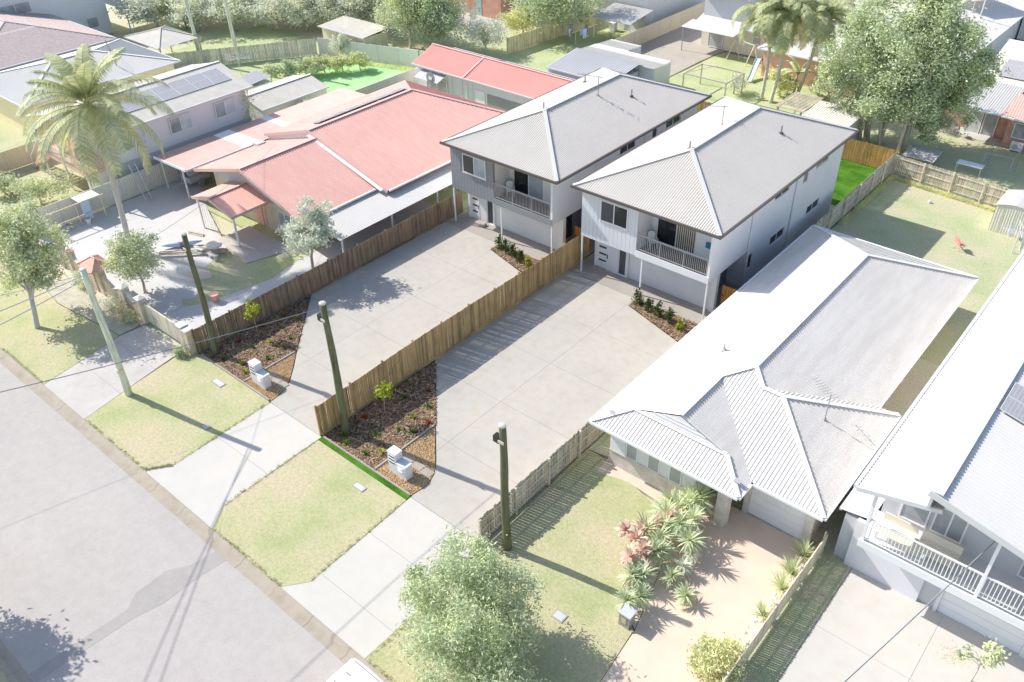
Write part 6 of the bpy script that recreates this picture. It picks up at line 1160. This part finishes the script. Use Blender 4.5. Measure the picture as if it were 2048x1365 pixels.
for f in (.35,.65):
    p = Vector((-41.2,83.4,2.1)).lerp(Vector((-38.6,82.6,2.1)),f); MB().tube([p+Vector((-.2,0,0)),p+Vector((-.2,0,-1.5))],.015,4).tube([p+Vector((.2,0,0)),p+Vector((.2,0,-1.5))],.015,4).build('chain', 'pale_gutter', t); MB().box(p.x-.22,p.x+.22,p.y-.1,p.y+.1,.56,.6).build('swing_seat', 'pale_dark', t)
t = thing('slide', (-37,80,0), 'white slide with green sides on the back lawn', 'slide'); m = MB(); pr_ = [(-36.5,78.0,.15),(-36.7,78.9,.45),(-37.0,80.2,1.25),(-37.15,80.9,1.5)]
for p, q_ in zip(pr_, pr_[1:]): m.bar(p, q_, .5, .04)
m.build('chute', 'pale_white', t)
for o in (-.26,.26):
    m = MB()
    for p, q_ in zip(pr_, pr_[1:]): m.bar((p[0]+o,p[1],p[2]+.08),(q_[0]+o,q_[1],q_[2]+.08), .04, .16)
    m.build('side', 'pale_green_metal', t)
for o in (-.24,.24): MB().bar((-37.2+o,81.6,0),(-37.15+o,80.95,1.55),.05,.05).build('ladder_rail', 'pale_timber', t)
for k in range(5): MB().bar((-37.42,81.55-k*.12,.25+k*.28),(-36.95,81.55-k*.12,.25+k*.28),.04,.04).build('rung', 'pale_timber', t)
# ---------------------------------------------------------------- trees
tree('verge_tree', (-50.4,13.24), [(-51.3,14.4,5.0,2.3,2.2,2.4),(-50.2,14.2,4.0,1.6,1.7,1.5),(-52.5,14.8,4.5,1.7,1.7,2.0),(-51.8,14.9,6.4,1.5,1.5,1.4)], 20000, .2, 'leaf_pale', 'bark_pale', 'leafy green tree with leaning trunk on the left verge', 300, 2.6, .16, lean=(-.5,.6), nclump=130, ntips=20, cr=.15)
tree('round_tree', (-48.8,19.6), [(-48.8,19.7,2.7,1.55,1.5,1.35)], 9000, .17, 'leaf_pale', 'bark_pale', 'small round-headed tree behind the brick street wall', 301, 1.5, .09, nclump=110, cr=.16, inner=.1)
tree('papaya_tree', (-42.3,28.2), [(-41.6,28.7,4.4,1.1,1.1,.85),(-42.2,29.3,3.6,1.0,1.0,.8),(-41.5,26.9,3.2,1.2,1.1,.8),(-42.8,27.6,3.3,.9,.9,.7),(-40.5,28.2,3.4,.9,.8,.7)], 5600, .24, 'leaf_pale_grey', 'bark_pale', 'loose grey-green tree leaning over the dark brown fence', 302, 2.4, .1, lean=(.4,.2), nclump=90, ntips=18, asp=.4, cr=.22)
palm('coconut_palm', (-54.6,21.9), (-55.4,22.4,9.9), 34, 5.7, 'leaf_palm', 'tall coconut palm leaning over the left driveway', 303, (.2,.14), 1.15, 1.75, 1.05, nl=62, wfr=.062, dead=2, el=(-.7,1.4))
for i, (b_, c_, l_) in enumerate((((-33.4,74.6),(-33.6,74.4,7.6),'feathery palm with slim trunk, left of the trio behind the lots'),((-32.4,74.5),(-32.0,74.4,8.0),'feathery palm with slim trunk, middle of the trio behind the lots'),((-31.2,77.4),(-29.8,76.4,7.6),'feathery palm, right of the trio next to the big tree'))):
    palm('queen_palm', b_, c_, 28, 4.6, 'leaf_palm', l_, 310+i, (.17,.12), 1.0, 2.7, 1.1, group='feathery palms behind the lots', nl=58, el=(-.3,1.2), wfr=.06, dead=3)
rng = np.random.default_rng(320); tb = thing('bamboo_tree', (-20.5,71.5,0), 'huge dense leafy tree with many stems behind the lots', 'tree')
el_ = [(-20.8,71.2,8.5,3.8,3.6,3.6),(-24.2,71,6.2,2.6,2.4,3.0),(-17.6,72.5,6.6,3.2,3.0,3.4),(-21.5,71,4.6,3.6,3.0,2.4),(-18.6,71.2,4.0,2.8,2.4,2.2),(-22.8,72,9.0,2.4,2.4,2.8),(-18.4,72.5,10,2.4,2.2,2.4),(-16.2,73.6,5.2,2.2,2.2,2.2),(-20.2,72,11.5,2.2,2.2,2.0),(-25.6,71,4.2,1.6,1.5,1.6),(-15.2,73.4,7.4,1.5,1.5,1.6),(-23.4,70.6,2.6,1.6,1.3,1.3),(-24.8,71.6,8.6,1.4,1.4,1.5),(-17.2,70.6,2.6,1.5,1.3,1.2)]
P_, cen = clump_pts(el_, 74000, rng, 380, .18, .25); P_[:,2] = np.maximum(P_[:,2],.6); leaf_mesh('crown', P_, .27, 'leaf_pale_deep', tb, rng, asp=.4)
for k in range(11):
    x, y = -20.5+rng.normal(0,1.3), 71.2+rng.normal(0,.7); tip = cen[int(rng.integers(len(cen)))]; MB().tube([(x,y,-.1),(x+rng.normal(0,.2),y,2.6),(x*.6+tip[0]*.4,y*.6+tip[1]*.4,5.5),tuple(tip)], [.16,.13,.09,.03], 7).build('stem', 'bark_pale', tb, smooth=True)
def blob(name, x, y, R, h, n, mat, label, seed, size=.3, k=3, bark='bark_dark', group=None, cat='tree', asp=.45, th=None, nclump=120, cr=.22):
    rng = np.random.default_rng(seed); el = [(x+rng.normal(0,R*.35),y+rng.normal(0,R*.35),h*rng.uniform(.5,.72),R*rng.uniform(.6,.85),R*rng.uniform(.6,.85),h*rng.uniform(.28,.38)) for _ in range(k)]+[(x,y,h*.58,R*.8,R*.8,h*.36)]
    tree(name, (x,y), el, n, size, mat, bark, label, seed, th or h*.35, max(.05,R*.05), cat=cat, group=group, nclump=nclump, ntips=14, asp=asp, cr=cr)
far = 'dark trees along the top left'
for i, (x,y,R,h,l_) in enumerate(((-104,57,4.5,9,'dark tree behind the patio roof at the top left'),(-98,61,4.5,9.5,'dark tree between the two tall power poles'),(-93,64,4.2,9,'dark tree just right of the second power pole'),(-88,66.5,4.2,9,'dark tree left of the flat shed, at the fence'),(-83.5,67,3.8,8.5,'dark tree standing behind the flat shed'),(-78,67.5,3.6,8,'dark tree between flat shed and mango tree'),(-99,54.5,2.6,3.6,'bright clipped shrub mass by the patio roof'),(-94,71,5,11,'dark tree at the top edge behind the others'),(-108,62,5,10,'dark tree furthest left at the top edge'),(-86,73,5,10,'dark tree at the top edge above the flat shed'))):
    blob('dense_tree', x, y, R, h, 9000, 'leaf_dark' if i != 6 else 'leaf_pale', l_, 330+i, .34, group=far, th=h*.4)
for i, (x,y,l_) in enumerate(((-100,51.5,'low dark thicket beside the grey patio roof'),(-96.5,54.5,'low dark thicket behind the first tall power pole'),(-93,57.5,'low dark thicket between the two tall poles'),(-89.5,60,'low dark thicket right of the second tall pole'),(-86,62.5,'low dark thicket left of the flat shed'),(-82.5,64.5,'low dark thicket behind the flat shed corner'))):
    blob('thicket', x, y, 2.9, 4.6, 6000, 'leaf_dark', l_, 400+i, .32, 4, cat='thicket', group='dark thickets along the top left', th=1.2)
blob('mango_tree', -71.2,65.2,3.4,7.6,13000,'leaf_pale','rounded mango-like tree with pale trunks behind the silver fence',350,.28,4,'bark_pale'); blob('mango_tree', -67.8,66.4,3.0,7.4,11000,'leaf_pale_deep','rounded dark-sided tree beside the red shed gable',351,.28,4,'bark_pale')
blob('broad_tree', -60.6,78.2,4.2,6.6,17000,'leaf_pale_deep','broad dark green tree at the top centre by the paling fence',352,.3,5); blob('light_bush', -64.2,76.4,2.3,3.4,6000,'leaf_pale_yellow','yellow-green bush before the broad dark tree',353,.26,3,cat='bush')
blob('frangipani', -63.3,69.0,2.4,3.6,3800,'leaf_pale_grey','open grey-leaved frangipani behind the red shed',354,.24,4,'bark_pale',th=1.2)
for i, (x,y) in enumerate(((-74.6,48.9),(-74.2,50.8),(-73.4,52.4),(-72.2,53.9),(-71.0,55.3),(-70.0,56.8))):
    blob('hedge_bush', x, y, 1.3, 1.9, 2600, 'leaf_pale_yellow' if i > 2 else 'leaf_pale', ['hedge bush nearest the dark-roofed shed','second hedge bush from the dark-roofed shed','third hedge bush from the dark-roofed shed','third hedge bush from the silver fence','second hedge bush from the silver fence','hedge bush nearest the silver fence'][i], 360+i, .2, 2, 'bark_pale', 'hedge along the bright lawn', 'bush', nclump=50)
blob('fence_shrub', -74.8,58.2,1.1,2.6,1800,'leaf_pale_grey','grey-green shrub against the silver fence',370,.2,2,'bark_pale',cat='shrub',nclump=40); blob('shed_shrub', -63.5,44.8,1.1,2.2,1800,'leaf_pale_grey','shrub between the cream shed and pink carport',371,.2,2,'bark_pale',cat='shrub',nclump=40)
t = thing('banana_plant', (-31.6,77.6,0), 'broad-leaved banana plant below the palms', 'plant'); MB().tube([(-31.6,77.6,0),(-31.5,77.6,2.2)], [.16,.1], 8).build('stem', 'bark_pale', t); blades('leaves', (-31.5,77.6,2.1), 12, 2.2, .6, 'leaf_pale_yellow', t, np.random.default_rng(380), (.2,1.4), .4, 6)
blob('palm_bush', -32.6,76.6,1.5,2.4,2600,'leaf_pale_yellow','yellow-green bush at the foot of the palms',381,.26,2,cat='bush',nclump=40); blob('thin_bush', -36.2,74.4,1.6,2.0,1500,'leaf_pale_grey','thin brownish bush left of the palm trunks',382,.18,2,cat='bush',nclump=40); blob('dry_palm_bush', -28.4,78.0,1.6,3.4,1800,'leaf_dry','dry orange-brown foliage between palms and big tree',383,.35,2,cat='bush',nclump=40,asp=.2)
blob('yard_bush', -66.5,21.2,1.6,2.2,2600,'leaf_pale','green bush in the front yard of the white neighbour',384,.2,2,cat='bush'); blob('yard_bush', -70.5,20.2,1.3,1.6,1800,'leaf_pale','low bush by the stairs of the white neighbour',385,.2,2,cat='bush')
rngf = np.random.default_rng(9)
sapl = tree('drive_sapling', (.9,25.0), [(1.2,25.1,1.9,.5,.5,.4),(.4,24.8,1.5,.25,.25,.25)], 420, .2, 'leaf_pale', 'bark_pale', 'sparse sapling on the cream driveway at the right bottom edge', 386, 1.4, .03, cat='sapling', nclump=14, ntips=10)
tufts([[(-74,57.2),(-66,59.6),(-66,60.8),(-77,57.6)],[(-61,71),(-60.2,86),(-60.9,86),(-61.8,71)],[(-17.8,56),(-17.4,56),(-17.4,66),(-17.8,66)],[(-17.5,65.4),(-8,64.5),(-8,64.9),(-17.5,66)]], 900, 'leaf_pale_yellow', 'long grass fringing the far fences', 14, .1, .35, name='long_grass')
m = MB(); rng = np.random.default_rng(15)
for k in range(70):
    x, y = rng.normal(.0,.4), rng.normal(25.75,.3); L = rng.uniform(.04,.1); t_ = rng.uniform(0,3.1); c, s = math.cos(t_)*L, math.sin(t_)*L
    if y > 27.2: continue
    m.add([(x-c,y-s,.008),(x-s*.4,y+c*.4,.02),(x+c,y+s,.012),(x+s*.4,y-c*.4,.008)], [(0,1,2,3)])
m.build('fallen_leaves', 'leaf_dry', label='brown fallen leaves on the cream driveway', cat='leaves', kind='stuff')
for x, y, w_, h_, l_ in ((-34.36,14.65,.5,.35,'small pale service cover in the left verge grass'),(-37.0,17.2,.9,.4,'grey service cover in the grass at the left lot edge'),(-24.8,16.9,.7,.35,'grey service cover in the right verge by the bright strip'),(-12.9,17.3,.55,.45,'grey service cover in the lawn by the brown driveway')):
    t = thing('service_cover', (x,y,0), l_, 'service cover', 'service covers'); MB().box(x-w_/2,x+w_/2,y-h_/2,y+h_/2,-.02,.03).build('surround', 'kerb', t); MB().box(x-w_/2+.05,x+w_/2-.05,y-h_/2+.05,y+h_/2-.05,.03,.036).build('lid', 'pale_grey', t)
